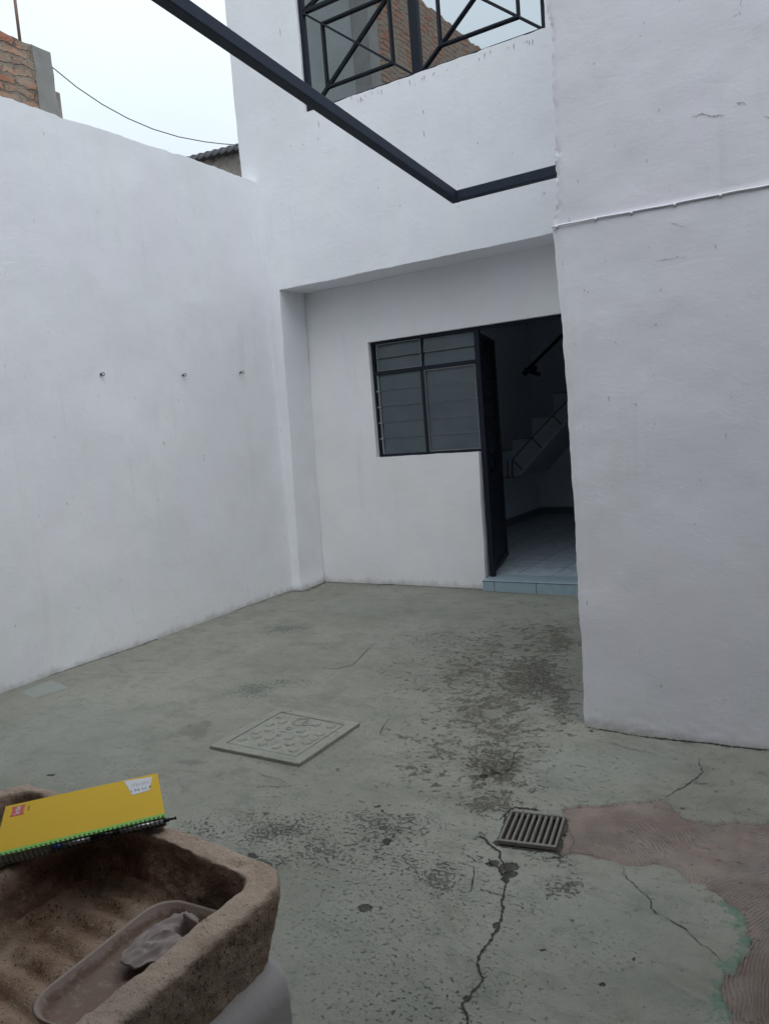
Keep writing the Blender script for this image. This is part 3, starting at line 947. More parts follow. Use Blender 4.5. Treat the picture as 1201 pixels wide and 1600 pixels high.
# staircase inside, rising to the right, seen from its side
SY = 8.5
sx = lambda x, y: at(x, y, 1, SY)
prof = [sx(785, 748), sx(785, 704), sx(800.4, 703), sx(800.4, 686), sx(830.6, 683.6), sx(830.6, 651.7), sx(863.7, 649), sx(863.7, 614.3)]
tr = prof[-1]-prof[-3]
for k_ in range(4):
    prof.append(prof[-2]+tr); prof.append(prof[-2]+tr)
lo0 = sx(812, 745); slope = (sx(885.3, 655.4)-sx(816.3, 734.5))
last = prof[-1]
lo1 = lo0+slope*((last[0]-lo0[0])/slope[0])
prof += [lo1, lo0]
stc = MB()
stc.prism(prof, (0, .95, 0))
stairs = stc.build('staircase', M['stair'], house)
ln = MB()
f_ = np.array([0, -.006, 0])
for a, b in (((800.4, 718.6), (830.6, 684)), ((830.6, 684), (863.7, 649.5)), ((863.7, 649.5), (900, 612)), ((800.4, 718.6), (816.3, 734)), ((830.6, 684), (846, 700)), ((863.7, 649.5), (878, 664)),
             ((800.4, 719), (800.4, 746)), ((793, 719), (793, 747)), ((785, 704), (800, 703)), ((800.4, 686.5), (830.6, 684)), ((830.6, 652), (863.7, 649.5)), ((863.7, 615), (895, 612)), ((785, 747), (812, 745))):
    ln.bar(sx(*a)+f_, sx(*b)+f_, .008, .014, up=(0, 1, 0))
ln.build('tile_joint', M['grout'], stairs)
ed = MB()
ed.bar(sx(812, 741)+f_*1.2, sx(900, 639)+f_*1.2, .006, .008, up=(0, 1, 0))
ed.build('edge_trim', flat('pale_edge_strip', (.55, .57, .6), .4), stairs)
hr = MB()
a, b = at(824, 577, 1, 8.3), at(905, 497, 1, 8.3)
hr.bar(a, b+(b-a)*.6, .032, .032, up=(0, 1, 0))
hr.tube([a+np.array([-.05, .0, -.05]), a+np.array([.02, 0, .0]), a+np.array([.10, .02, .01])], .028, 8)
hr.bar(a+np.array([-.02, 0, 0]), a+np.array([-.02, .4, -.05]), .04, .04)
hr.build('handrail', M['iron'], stairs)
hr = MB()
a2 = at(668, 668, 1, 7.4); b2 = at(717, 600, 1, 7.4)
hr.bar(a2-(b2-a2)*.4, b2, .05, .05, up=(0, 1, 0))
hr.build('handrail', M['iron'], stairs)

# upper window
up = MB()
UYF = FY+.045
zt = at(465, 18, 1, FY)[2]
xm = -3.028


def ubar(mbx, x0, z0, x1, z1, wd, dy=0.0, dep=.032):
    mbx.bar((x0, UYF+dy, z0), (x1, UYF+dy, z1), wd, dep, up=(0, 1, 0))


win = MB()
ubar(win, WX0+.02, WZ0-.02, WX0+.02, WZ1, .045, 0, .04)
ubar(win, WX1-.018, WZ0-.02, WX1-.018, WZ1, .04, 0, .04)
ubar(win, xm, WZ0-.01, xm, WZ1, .078, 0, .044)
ubar(win, WX0, WZ0+.008, WX1, WZ0+.008, .028, .0015, .036)
ubar(win, WX0, zt, WX1, zt, .03, .0015, .036)
ubar(win, WX0, WZ1-.02, WX1, WZ1-.02, .04, .0015, .036)
uw = win.build('upper_window', M['iron'], house, bevel=.003)
for (x0, x1) in ((WX0+.045, xm-.04), (xm+.04, WX1-.04)):
    gl = MB()
    for (za, zb) in ((WZ0+.005, zt-.012), (zt+.012, WZ1-.03)):
        gl.box((x0-.005, UYF+.004, za), (x1+.005, UYF+.009, zb))
    gl.build('pane', M['mirror'], uw)
    g = MB()
    z0, z1 = WZ0+.02, zt-.012
    for (a0, b0) in ((z0, z1), (zt+.012, WZ1-.035)):
        fx, fz = .175, .175
        ix0, ix1 = x0+(x1-x0)*fx, x1-(x1-x0)*fx
        iz0, iz1 = a0+(b0-a0)*fz, b0-(b0-a0)*fz
        wd = .016
        for q in ((ix0, iz0, ix1, iz0), (ix0, iz1, ix1, iz1), (ix0, iz0, ix0, iz1), (ix1, iz0, ix1, iz1)):
            ubar(g, *q, wd, -.012, .016)
        ubar(g, x0, a0, x1, b0, wd, -.0125, .0145)
        ubar(g, x0, b0, x1, a0, wd, -.0115, .0135)
    g.build('grille', M['iron'], uw, bevel=.002)

# lower louvred window beside the door
LY = NY+.065
lw = MB()


def lbar(mbx, x0, z0, x1, z1, wd, dy=0.0, dep=.034):
    mbx.bar((x0, LY+dy, z0), (x1, LY+dy, z1), wd, dep, up=(0, 1, 0))


XL, XR, XM, ZB, ZT, ZM = OX0+.012, OX1+.045, -3.405, OZ0+.006, OZ1-.012, 1.99
lbar(lw, XL, ZB-.01, XL, ZT, .03)
lbar(lw, XR-.012, .10, XR-.012, ZT, .045, 0, .04)
lbar(lw, XM, ZB, XM, ZM, .034, -.002)
lbar(lw, XM+.012, ZM, XM+.012, ZT, .014, -.001)
lbar(lw, XL, ZB+.002, XR, ZB+.002, .024, .0015)
lbar(lw, XL, ZM, XR, ZM, .036, .0015)
lbar(lw, XL, ZT, OXR, ZT, .036, .0015)
lwin = lw.build('louvre_window', M['iron'], house, bevel=.003)


def louvre(x0, x1, z0, z1, n, tilt):
    g = MB()
    hh = (z1-z0)/n
    for i in range(n):
        za, zb = z0+i*hh, z0+(i+1)*hh
        t = tilt
        lap = (.004, .006) if tilt > .003 else (-.0006, -.0006)
        g.prism([(x0, LY-.002-t, za-lap[0]), (x1, LY-.002-t, za-lap[0]), (x1, LY+t, zb+lap[1]), (x0, LY+t, zb+lap[1])], (0, .004, 0))
    return g.build('louvre_pane', M['frost'], lwin)


def edge_lines(x0, x1, z0, z1, n, sides):
    g = MB()
    for i in range(1, n):
        z = z0+(z1-z0)*i/n
        g.bar((x0, LY-.012, z), (x1, LY-.012, z), .002 if n > 2 else .0035, .002, up=(0, 1, 0))
    if sides:
        for q in ((x0, z0, x1, z0), (x0, z1, x1, z1), (x0, z0, x0, z1), (x1, z0, x1, z1)):
            g.bar((q[0], LY-.016, q[1]), (q[2], LY-.016, q[3]), .0055, .006, up=(0, 1, 0))
    g.build('glass_edge', M['putty'], lwin)


louvre(XL+.03, XM-.004, ZM+.016, ZT-.018, 2, .008); edge_lines(XL+.05, XM, ZM+.02, ZT-.02, 2, True)
louvre(XM+.022, XR-.036, ZM+.016, ZT-.018, 2, .008); edge_lines(XM+.024, XR-.04, ZM+.02, ZT-.02, 2, False)
louvre(XL+.035, XM-.018, ZB+.016, ZM-.018, 5, .0012)
louvre(XM+.018, XR-.036, ZB+.016, ZM-.018, 5, .0004); edge_lines(XM+.024, XR-.045, ZB+.022, ZM-.024, 5, True)
cl = MB()
for i in range(1, 5):
    z = ZB+.016+(ZM-ZB-.034)*i/5
    cl.box((XL+.012, LY-.022, z-.006), (XL+.05, LY-.008, z+.006))
cl.bar((XL+.034, LY-.012, ZB+.02), (XL+.034, LY-.012, ZM-.02), .012, .006, up=(0, 1, 0))
cl.build('louvre_clip', flat('dull_aluminium', (.28, .31, .33), .5, .3), lwin)

# open iron door, hinged beside the louvre window and swung into the room
HX, HY_ = -2.86, 6.26
e_ = at(793, 862, 2, .135)
dd = np.array([e_[0]-HX, e_[1]-HY_, 0]); DW = .92; dd = dd/np.linalg.norm(dd)
dn = np.array([-dd[1], dd[0], 0])
D0 = np.array([HX, HY_, 0])
dp = lambda s, z, o=0.0: D0+dd*s+dn*o+np.array([0, 0, z])
d = MB()
for (s0, z0, s1, z1) in ((.02, .125, .02, 2.24), (DW-.02, .125, DW-.02, 2.24)):
    d.bar(dp(s0, z0), dp(s1, z1), .04, .036, up=dn)
for z in (.145, .98, 2.22):
    d.bar(dp(.02, z, .001), dp(DW-.02, z, .001), .045, .03, up=dn)
door = d.build('door', M['iron'], house, bevel=.002)
pn = MB()
pn.prism([dp(.04, .16, -.006), dp(DW-.04, .16, -.006), dp(DW-.04, .96, -.006), dp(.04, .96, -.006)], dn*.012)
pn.build('panel', M['iron'], door)
gr = MB()
for i in range(1, 4):
    gr.bar(dp(DW*i/4, .99), dp(DW*i/4, 2.2), .014, .014, up=dn)
for i in range(1, 7):
    z = .98+1.22*i/7
    gr.bar(dp(.04, z, .004), dp(DW-.04, z, .004), .014, .014, up=dn)
gr.build('grille', M['iron'], door)
gp = MB()
gp.prism([dp(.035, .99, .012), dp(DW-.035, .99, .012), dp(DW-.035, 2.2, .012), dp(.035, 2.2, .012)], dn*.004)
kd = NT('dark_door_glass'); kd.fin((.02, .022, .026), .25)
trd = kd.n('ShaderNodeBsdfTransparent'); trd.inputs['Color'].default_value = (.7, .72, .72, 1)
mxd = kd.n('ShaderNodeMixShader'); mxd.inputs[0].default_value = .4
kd.t.links.new(kd.b.outputs[0], mxd.inputs[1]); kd.t.links.new(trd.outputs[0], mxd.inputs[2]); kd.t.links.new(mxd.outputs[0], kd.out.inputs['Surface'])
gp.build('pane', kd.m, door)
hd = MB()
hd.box(tuple(dp(DW-.07, 1.02, .02)-np.array([.012, .012, 0])), tuple(dp(DW-.07, 1.02, .02)+np.array([.012, .012, .12])))
hd.tube([dp(DW-.07, 1.08, .02), dp(DW-.07, 1.08, .07), dp(DW-.17, 1.08, .07)], .009, 8)
hd.build('handle', M['iron'], door)

# ------------------------------------------------------------------ the projecting block on the right
BX, BY = -1.172, 3.50
prof_z = np.array([-.1, 0, .06, .15, .5, .9, 1.4, 1.94, 2.25, 2.318, 2.325, 2.38, 2.45, 2.55, 2.85, 3.157, 3.3, 5.6])
prof_x = np.array([-1.174, -1.174, -1.178, -1.170, -1.171, -1.170, -1.172, -1.181, -1.195, -1.200, -1.196, -1.186, -1.172, -1.170, -1.160, -1.153, -1.175, -1.18])


def blk_pos(U, V):
    e = np.interp(V, prof_z, prof_x)
    near = np.exp(-np.clip(U-BX, 0, 9)/.05)
    jag = fbm(V*9, V*0+2, 61, 4)*.014+np.where(V > 2.33, fbm(V*60, V*0+4, 66, 4)*.018*np.clip(fbm(V*4, V*0, 68, 2)*2.4+.35, 0, 1), fbm(V*30, V*0+4, 66, 3)*.005)
    X = U+near*((e-BX)+jag)
    band = np.exp(-(np.clip(U-BX, 0, 9)/.018)**2)
    Y = BY+fbm(U*1.8, V*1.8, 71, 4)*.022+fbm(U*9, V*9, 77, 3)*.002+band*(.006+fbm(U*90, V*90, 79, 3)*.03*np.clip(fbm(V*4, V*0, 68, 2)*2.4+.35, 0, 1)*(V > 2.33))
    low = np.exp(-(V/.07)**2)*(V < .4)
    Y = Y-low*(fbm(U*60, V*90, 83, 4)*.007)
    # the coat above the cable stands slightly behind the coat below it
    Y = Y-.0025*(V < 2.325-.0)*np.clip((V-2.1)/.2, 0, 1)
    return np.stack([X, Y, V+0*U], -1)


blk = empty('outbuilding', 'white plastered block projecting from the house at the right, with a ragged corner', 'building', (0, 3.5, 0))
bus = steps(BX, BX+.12, .008)+steps(BX+.12, .0, .02)+steps(.0, 2.2, .1)
bvs = steps(-.06, .14, .01)+steps(.14, 2.30, .02)+steps(2.30, 3.4, .0125)+steps(3.4, 5.6, .1)
# hairline cracks in the paint of the block
ck = MB()


def wcrack(px, wd):
    rnd = random.Random(len(px)+int(px[0][0]))
    pts = []
    for (a, b) in zip(px[:-1], px[1:]):
        n = max(2, int(math.hypot(b[0]-a[0], b[1]-a[1])/3))
        for i in range(n):
            t = i/n
            pts.append((a[0]+(b[0]-a[0])*t+rnd.uniform(-.6, .6), a[1]+(b[1]-a[1])*t+rnd.uniform(-1.2, 1.2)))
    vs = []
    for i, p in enumerate(pts):
        q = at(*p, 1, BY)
        yy = float(blk_pos(np.array([[q[0]]]), np.array([[q[2]]]))[0, 0, 1])-.003
        ww = wd*rnd.uniform(.4, 1.3)*min(1, .3+3*min(i, len(pts)-1-i)/len(pts))
        vs += [(q[0], yy, q[2]-ww/2), (q[0], yy, q[2]+ww/2)]
    ck.quadverts(vs, [(2*i, 2*i+2, 2*i+3, 2*i+1) for i in range(len(pts)-1)])


wcrack([(1079, 184), (1096, 178), (1105, 181), (1137, 180)], .004)
wcrack([(1150, 161), (1160, 160), (1168, 166)], .004)
wcrack([(1190, 182), (1215, 184)], .003)
wcrack([(1025, 408), (1060, 402), (1075, 403)], .0022)
wcrack([(1045, 348), (1070, 355), (1077, 362)], .002)
wcrack([(1020, 424), (1024, 412)], .002)
M['crack'] = flat('hairline_crack', (.34, .33, .35), .9)
bo = wall_grid(bus, bvs, lambda u, v: True, blk_pos, (0, 2.29, 0), 'wall', [M['block'], M['crack']], blk, extra=ck)
# painted-over cable with its clips
cb = MB()
c0, c1 = at(862, 355, 1, BY), at(1201, 290, 1, BY)
cpts = []
for i in range(60):
    t = i/40
    p = c0+(c1-c0)*t
    yy = BY-.004+.5*(float(blk_pos(np.array([[p[0]]]), np.array([[p[2]]]))[0, 0, 1])-BY)
    cpts.append((p[0], yy-.002, p[2]+.001*math.sin(t*9)+.0008*math.sin(t*31)))
cb.tube(cpts, .0042, 8)
for t in (.03, .235, .40, .60, .81, 1.1):
    p = np.array(cpts[int(t*40)])
    bb = [(p[0]+.007*math.cos(a)*math.cos(e), p[1]-.002+.008*math.sin(e), p[2]-.004+.007*math.sin(a)*math.cos(e)) for e in (0,) for a in np.linspace(0, 2*PI, 9)[:-1]]
    cb.loft([[(x, p[1]+.006, z) for x, y, z in bb], bb, [((x+p[0])/2, p[1]-.006, (z+p[2]-.004)/2) for x, y, z in bb]])
cb.build('cable', M['block'], blk, True)
rf = MB()
rf.box((-1.1, 3.52, 5.601), (2.15, 5.78, 5.70))
rf.build('roof', M['conc'], blk)

# ------------------------------------------------------------------ steel tube frame overhead
fr = empty('steel_frame', 'L shaped frame of black square steel tube overhead across the courtyard', 'steel frame', (-1.95, 4.1, 2.75))
cor = at(710, 308, 2, 2.75)
far = at(268, 1, 0, float(cor[0]))          # the tube climbs a little towards the viewer
near_d = (far-cor)
near_end = cor+near_d*((cor[1]-REAR_Y-.03)/abs(near_d[1]))
t_ = near_d/np.linalg.norm(near_d)
mb = MB()
mb.bar(cor-t_*.025, near_end, .052, .052)
mb.build('beam', M['steel'], fr, bevel=.004)
mb = MB()
mb.bar(cor+np.array([.026, .0, .0005]), (BX+.02, cor[1]-.005, cor[2]+.0005), .0525, .0525)
mb.build('beam', M['steel'], fr, bevel=.004)

# ------------------------------------------------------------------ manhole cover
mh = empty('manhole_cover', 'square manhole cover with round studs, painted green like the floor', 'manhole cover', (-2.5, 2.9, 0))
C4 = [at(*p, 2, .02) for p in ((327, 1165), (467, 1193), (562, 1129), (437, 1104))]


def bil(s, t, z):
    p = C4[0]*(1-s)*(1-t)+C4[1]*s*(1-t)+C4[2]*s*t+C4[3]*(1-s)*t
    return np.array([p[0], p[1], z])


mb = MB()
i0, i1 = .105, .895
o_ = [(0, 0), (1, 0), (1, 1), (0, 1)]
n_ = [(i0, i0), (i1, i0), (i1, i1), (i0, i1)]
lo = [bil(s, t, -.03) for s, t in o_]; a_ = [bil(s, t, .020) for s, t in o_]; b_ = [bil(s, t, .021) for s, t in n_]; c_ = [bil(s, t, .008) for s, t in n_]
mb.loft([lo, a_, b_, c_], 0, False, True)
mb.build('frame', M['lid'], mh, bevel=.003)
mb = MB()
i0, i1 = .115, .885
mb.prism([bil(s, t, .004) for s, t in ((i0, i0), (i1, i0), (i1, i1), (i0, i1))], (0, 0, .0155))
lid = mb.build('lid', M['lid'], mh, bevel=.002)
st = MB()
for (px, py) in ((378, 1156), (401, 1152), (421, 1155), (410, 1163), (432, 1168), (453, 1163), (459, 1173), (480, 1161), (475, 1150), (451, 1154), (471, 1143), (500, 1148), (517, 1136), (421, 1141), (400, 1145),
                 (421, 1133), (441, 1129), (439, 1121), (448, 1112), (490, 1155)):
    c = at(px, py-1, 2, .02)
    loops = []
    for rr, z in ((.026, .018), (.0245, .0222), (.020, .0252), (.010, .0265)):
        loops.append([(c[0]+rr*math.cos(a), c[1]+rr*math.sin(a), z) for a in np.linspace(0, 2*PI, 17)[:-1]])
    st = MB(); st.loft(loops, 0, True, True); st.build('stud', M['lid'], lid, True)
em = MB()
for a, b in (((456, 1131), (463, 1125)), ((463, 1125), (478, 1123)), ((456, 1131), (468, 1134)), ((468, 1134), (481, 1124)), ((472, 1133), (492, 1133)), ((478, 1130), (481, 1127)), ((492, 1136), (502, 1130)), ((494, 1131), (501, 1135)),
             ((446, 1139), (451, 1136)), ((451, 1136), (457, 1138)), ((446, 1139), (455, 1140)), ((437, 1143), (446, 1144)), ((432, 1148), (440, 1148)), ((431, 1150), (437, 1150)), ((467, 1122), (482, 1124))):
    p, q = at(*a, 2, .021), at(*b, 2, .021)
    em = MB(); em.bar(p, q, .005, .005); em.build('embossing', M['lid'], lid, bevel=.001)

# ------------------------------------------------------------------ floor drain
fd = empty('floor_drain', 'square cast iron floor drain grate beside the reddish cement patch', 'drain', (float(GC[0]), float(GC[1]), 0))


def gl_(lx, ly, z):
    c, s = math.cos(GROT), math.sin(GROT)
    return np.array([GC[0]+lx*c-ly*s, GC[1]+lx*s+ly*c, z])


ZG = float(gheight(GC[0], GC[1]))+.012
mb = MB()
for (a, b) in (((-GHX, -GHY), (GHX, -GHY)), ((-GHX, GHY), (GHX, GHY))):
    mb.bar(gl_(a[0]-.005, a[1], ZG), gl_(b[0]+.005, b[1], ZG), .013, .016)
for sgn in (-1, 1):
    mb.bar(gl_(sgn*GHX, -GHY+.006, ZG), gl_(sgn*GHX, GHY-.006, ZG), .010, .016)
mb.build('frame', M['castiron'], fd, bevel=.003)
mb = MB()
for i in range(8):
    lx = -GHX+2*GHX*(i+1)/9
    n = 7
    loops = []
    for j in range(n):
        ly = -GHY+.006+(2*GHY-.012)*j/(n-1)
        zz = ZG+.001
        loops.append([gl_(lx+dx_, ly, zz+dz_) for dx_, dz_ in ((-.0055, -.010), (.0055, -.010), (.006, -.001), (.003, .004), (-.003, .004), (-.006, -.001))])
    mb = MB(); mb.loft(loops); mb.build('slat', M['castiron'], fd, bevel=.001)
# rubbish lodged in the pit
mb = MB()
rnd = random.Random(3)
for i in range(14):
    c = gl_(rnd.uniform(-.08, .08), rnd.uniform(-.09, .09), -.12+rnd.uniform(0, .03))
    a = rnd.uniform(0, 6.3)
    e1 = np.array([math.cos(a), math.sin(a), rnd.uniform(-.3, .3)])*rnd.uniform(.008, .02); e2 = np.array([-math.sin(a), math.cos(a), .2])*.006
    mb = MB(); mb.prism([c-e1-e2, c+e1-e2, c+e1+e2, c-e1+e2], (0, 0, .003)); mb.build('debris', M['debris'], fd)

# ------------------------------------------------------------------ stone laundry sink
sink = empty('laundry_sink', 'worn brown concrete laundry sink with a ribbed washing basin, in the foreground', 'sink', (-1.08, .5, 0))
RZ = .85


def mesh_obj(mbx):
    o = mbx.build('piece', M['sink'])
    return o


ox0, ox1, oy0, oy1 = -1.468, -.733, .10, .868
cx_, cy_, hx_, hy_ = (ox0+ox1)/2, (oy0+oy1)/2, (ox1-ox0)/2, (oy1-oy0)/2
mb = MB()
lps = []
for ins, z in ((.024, .722), (.022, .737), (.008, .80), (.002, .838), (.002, .846), (.005, .850)):
    lps.append(rrect(cx_, cy_, hx_-ins, hy_-ins, .055, z, 8))
mb.loft(lps)
body = mesh_obj(mb)
cut = MB()
lx0, lx1, ly0, ly1 = -1.165, -.784, .17, .824
lps = []
for ins, z in ((.030, .748), (.022, .765), (.002, .83), (-.004, .87)):
    lps.append(rrect((lx0+lx1)/2, (ly0+ly1)/2, (lx1-lx0)/2-ins, (ly1-ly0)/2-ins, .032, z, 8))
cut.loft(lps)
co = mesh_obj(cut)
cut2 = MB()
lps = []
for ins, z in ((.03, .40), (.012, .70), (.002, .83), (-.004, .87)):
    lps.append(rrect(-1.325, .49, .111-ins, .352-ins, .05, z, 8))
cut2.loft(lps)
co2 = mesh_obj(cut2)
mb = MB()
mb.loft([rrect(-1.325, .49, .135, .372, .04, .37, 8), rrect(-1.325, .49, .135, .372, .04, .725, 8)])
deep = mesh_obj(mb)
b1 = body.modifiers.new('deep', 'BOOLEAN'); b1.operation = 'UNION'; b1.object = deep; b1.solver = 'EXACT'
b2 = body.modifiers.new('cut', 'BOOLEAN'); b2.operation = 'DIFFERENCE'; b2.object = co; b2.solver = 'EXACT'
b3 = body.modifiers.new('cut2', 'BOOLEAN'); b3.operation = 'DIFFERENCE'; b3.object = co2; b3.solver = 'EXACT'
rm = body.modifiers.new('remesh', 'REMESH'); rm.mode = 'VOXEL'; rm.voxel_size = .005; rm.use_smooth_shade = True
sm = body.modifiers.new('smooth', 'SMOOTH'); sm.factor = .5; sm.iterations = 3
dg = bpy.context.evaluated_depsgraph_get()
me = bpy.data.meshes.new_from_object(body.evaluated_get(dg))
for o in (body, co, co2, deep):
    bpy.data.objects.remove(o, do_unlink=True)
nv = len(me.vertices)
V = np.zeros(nv*3, np.float32); me.vertices.foreach_get('co', V); V = V.reshape(-1, 3).astype(float)
X, Y, Z = V[:, 0], V[:, 1], V[:, 2]
inw = (X > lx0-.01) & (X < lx1+.01) & (Y > ly0-.01) & (Y < ly1+.01)
flo = inw & (Z < .765) & (Z > .73)
wgt = np.clip((.768-Z)/.014, 0, 1)*inw*(Z > .73)
ed_ = np.clip(np.minimum(np.minimum(X-lx0-.03, lx1-.02-X), ly1-.03-Y)/.02, 0, 1)
V[:, 2] += wgt*ed_*(.0075*np.abs(np.sin((Y+.03*(X+1))*PI/.050))*2-.006)
V[:, 2] += -.02*wgt*np.clip((.8-Y)/.5, 0, 1)
V[:, 1] -= .10*np.clip(V[:, 0]+1.06, 0, 1)*np.clip((V[:, 1]-.2)/.5, 0, 1)
nz = np.array([mnoise.noise_vector(Vector(p*28)) for p in V])
V += nz*.0030
nz = np.array([mnoise.noise_vector(Vector(p*80)) for p in V])
V += nz*.0022
chip = np.array([mnoise.noise(Vector(p*19+Vector((3, 1, 7)))) for p in [Vector(q) for q in V]])
V[:, 2] -= np.clip(chip-.42, 0, 1)*.035*np.clip((Z-.825)/.02, 0, 1)
me.vertices.foreach_set('co', V.astype(np.float32).ravel())
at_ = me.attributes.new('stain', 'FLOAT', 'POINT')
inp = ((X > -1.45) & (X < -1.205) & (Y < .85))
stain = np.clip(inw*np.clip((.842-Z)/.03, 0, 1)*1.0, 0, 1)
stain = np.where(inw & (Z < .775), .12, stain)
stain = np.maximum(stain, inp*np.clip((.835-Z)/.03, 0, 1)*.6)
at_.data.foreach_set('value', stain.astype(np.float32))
at_ = me.attributes.new('rim', 'FLOAT', 'POINT')
at_.data.foreach_set('value', np.clip((Z-.836)/.012, 0, 1).astype(np.float32))
me.materials.clear(); me.materials.append(M['sink'])
me.polygons.foreach_set('use_smooth', [True]*len(me.polygons))
me.update()
so_ = bpy.data.objects.new('basin', me); COL.objects.link(so_); so_.parent = sink
mb = MB()
lps = []
for (x0, x1, y0, y1, z) in ((-1.42, -.722, .16, .790, -.03), (-1.42, -.722, .16, .790, .55), (-1.42, -.722, .16, .790, .69), (-1.42, -.727, .15, .792, .712), (-1.42, -.742, .15, .796, .726), (-1.42, -.760, .15, .79, .730)):
    lps.append(rrect((x0+x1)/2, (y0+y1)/2, (x1-x0)/2, (y1-y0)/2, .012, z, 5))
mb.loft(lps)
mb.build('pedestal', M['base'], sink, True)

# soap tray lying in the basin
TC = (-.873, .650); TR_ = math.radians(4)
mb = MB()
lps = []
for hx2, hy2, r2, z in ((.068, .114, .035, .752), (.074, .122, .04, .757), (.0815, .1315, .045, .783), (.0828, .1330, .045, .787), (.0805, .1305, .045, .7885), (.0775, .1275, .043, .786), (.0715, .1205, .038, .770), (.064, .112, .033, .764), (.030, .07, .02, .763), (.01, .03, .008, .764)):
    lps.append(rrect(TC[0], TC[1], hx2, hy2, r2, z, 7, TR_))
mb.loft(lps)
tray = mb.build('soap_tray', M['tray'], None, True)
tag(tray, 'shallow dirty pinkish tray with a rounded rim, lying inside the laundry sink', 'tray')
gv = np.array([v.co[:] for v in tray.data.vertices])
ga = tray.data.attributes.new('grime', 'FLOAT', 'POINT')
ga.data.foreach_set('value', np.clip((.790-gv[:, 2])/.014, 0, 1).astype(np.float32))

# crumpled cloth in the tray
rc = at(258, 1462, 2, .79)
mb = MB()
NR, NA = 26, 64
vs = []
ru = np.array([math.cos(1.25), math.sin(1.25), 0]); rv = np.array([-ru[1], ru[0], 0])
for i in range(NR):
    for j in range(NA):
        th = 2*PI*j/NA
        r = i/(NR-1)
        Rr = 1+.22*mnoise.noise(Vector((math.cos(th)*1.1, math.sin(th)*1.1, 3.3)))+.10*mnoise.noise(Vector((math.cos(th)*3, math.sin(th)*3, 7.1)))
        a = r*math.cos(th)*Rr; b = r*math.sin(th)*Rr
        rg = 1-abs(mnoise.noise(Vector((a*1.6+.7*b, b*2.6, 1.9))))*2
        rg2 = 1-abs(mnoise.noise(Vector((a*3.4+5, b*4.6-a, 6.9))))*2
        h = .010*(1-r*r*.8)+.009*rg*(1-r*.4)+.003*rg2
        hole_ = math.exp(-((a-.46)/.20)**2-((b+.02)/.36)**2)
        h -= .045*hole_
        lip = math.exp(-((a-.86)/.16)**2-((b-.05)/.50)**2)
        h += .022*lip
        p = rc+ru*(a*.068-.026*lip)+rv*b*.044+np.array([0, 0, h-.012])
        p[2] = max(p[2], .7665+.002*math.sin(7*th))
        vs.append(p)
fs = [(i*NA+j, (i+1)*NA+j, (i+1)*NA+(j+1) % NA, i*NA+(j+1) % NA) for i in range(NR-1) for j in range(NA)]
mb.quadverts(vs, fs)
rag = mb.build('rag', M['rag'], None, True, fixn=False)
sol = rag.modifiers.new('thickness', 'SOLIDIFY'); sol.thickness = .0022
tag(rag, 'crumpled grey cloth in the far end of the soap tray', 'cloth')

# ------------------------------------------------------------------ notebook on the sink rim
NZ = .876
pTR, pBR, pTL = at(245, 1208, 2, NZ), at(259, 1276, 2, NZ), at(8, 1260, 2, NZ)
pBL = pBR+pTL-pTR
eu = pBR-pBL; NL = np.linalg.norm(eu); eu /= NL
ev = pTR-pBR; ev -= eu*(ev@eu); NW = np.linalg.norm(ev); ev /= NW
nb = empty('notebook', 'yellow spiral notebook with a green edge lying across the sink rim', 'notebook', pBL)
np_ = lambda u, v, z=0.0: pBL+eu*u+ev*v+np.array([0, 0, z])


def nslab(u0, u1, v0, v1, z0, z1):
    return [np_(u0, v0, z0), np_(u1, v0, z0), np_(u1, v1, z0), np_(u0, v1, z0)], (0, 0, z1-z0)


mb = MB(); mb.prism(*nslab(.002, NL-.002, .003, NW-.002, -.0145, -.0010)); mb.build('pages', M['paper'], nb)
mb = MB(); mb.prism(*nslab(0, NL, .0145, NW, -.0008, 0)); cov = mb.build('cover', M['yellow'], nb, bevel=.0004)
mb = MB(); mb.prism(*nslab(0, NL, 0, NW, -.0160, -.0148)); mb.build('back_cover', flat('grey_board', (.22, .2, .18), .8), nb)
mb = MB(); mb.prism(*nslab(0, NL, 0, .0144, -.0008, 0)); mb.build('edge_strip', M['green'], nb)
NT_ = 36
mb = MB()
for i in range(NT_):
    u = NL*(i+.5)/NT_
    mb.prism(*nslab(u-.0020, u+.0020, .0022, .0062, 0.0002, .0005))
mb.build('hole', M['ink'], nb)
mb = MB()
pts = []
for i in range(NT_*10+1):
    a = 2*PI*i/10
    u = NL*(i/10+.5)/NT_*.985+.001
    pts.append(np_(u, .001+.0055*math.cos(a), -.0065+.0082*math.sin(a)))
mb.tube(pts, .0008, 5)
mb.build('spiral', M['coil'], nb, True)


def nfind(px, py):
    q = at(px, py, 2, NZ)-pBL
    return float(q@eu), float(q@ev)


# sticker
mb = MB()
mb.prism([np_(*nfind(*p), .0002) for p in ((194, 1221), (238, 1214), (234, 1235), (207, 1243))], (0, 0, .0004))
stk = mb.build('label', M['label'], cov)
ubase, vbase = nfind(214, 1238.5)


def text(body_, size, u, v, rot, z, mat, name, parent, squash=1.0):
    cu = bpy.data.curves.new(name, 'FONT'); cu.body = body_; cu.size = size; cu.extrude = .0001
    cu.align_x = 'CENTER'; cu.align_y = 'CENTER'
    o = bpy.data.objects.new(name, cu); COL.objects.link(o)
    dg = bpy.context.evaluated_depsgraph_get(); dg.update()
    me_ = bpy.data.meshes.new_from_object(o.evaluated_get(dg))
    bpy.data.objects.remove(o, do_unlink=True)
    c, s = math.cos(rot), math.sin(rot)
    for vtx in me_.vertices:
        x, y, zz = vtx.co; y *= squash
        p = np_(u+x*c-y*s, v+x*s+y*c, z+zz)
        vtx.co = p
    me_.materials.clear(); me_.materials.append(mat)
    o2 = bpy.data.objects.new(name, me_); COL.objects.link(o2); o2.parent = parent
    return o2


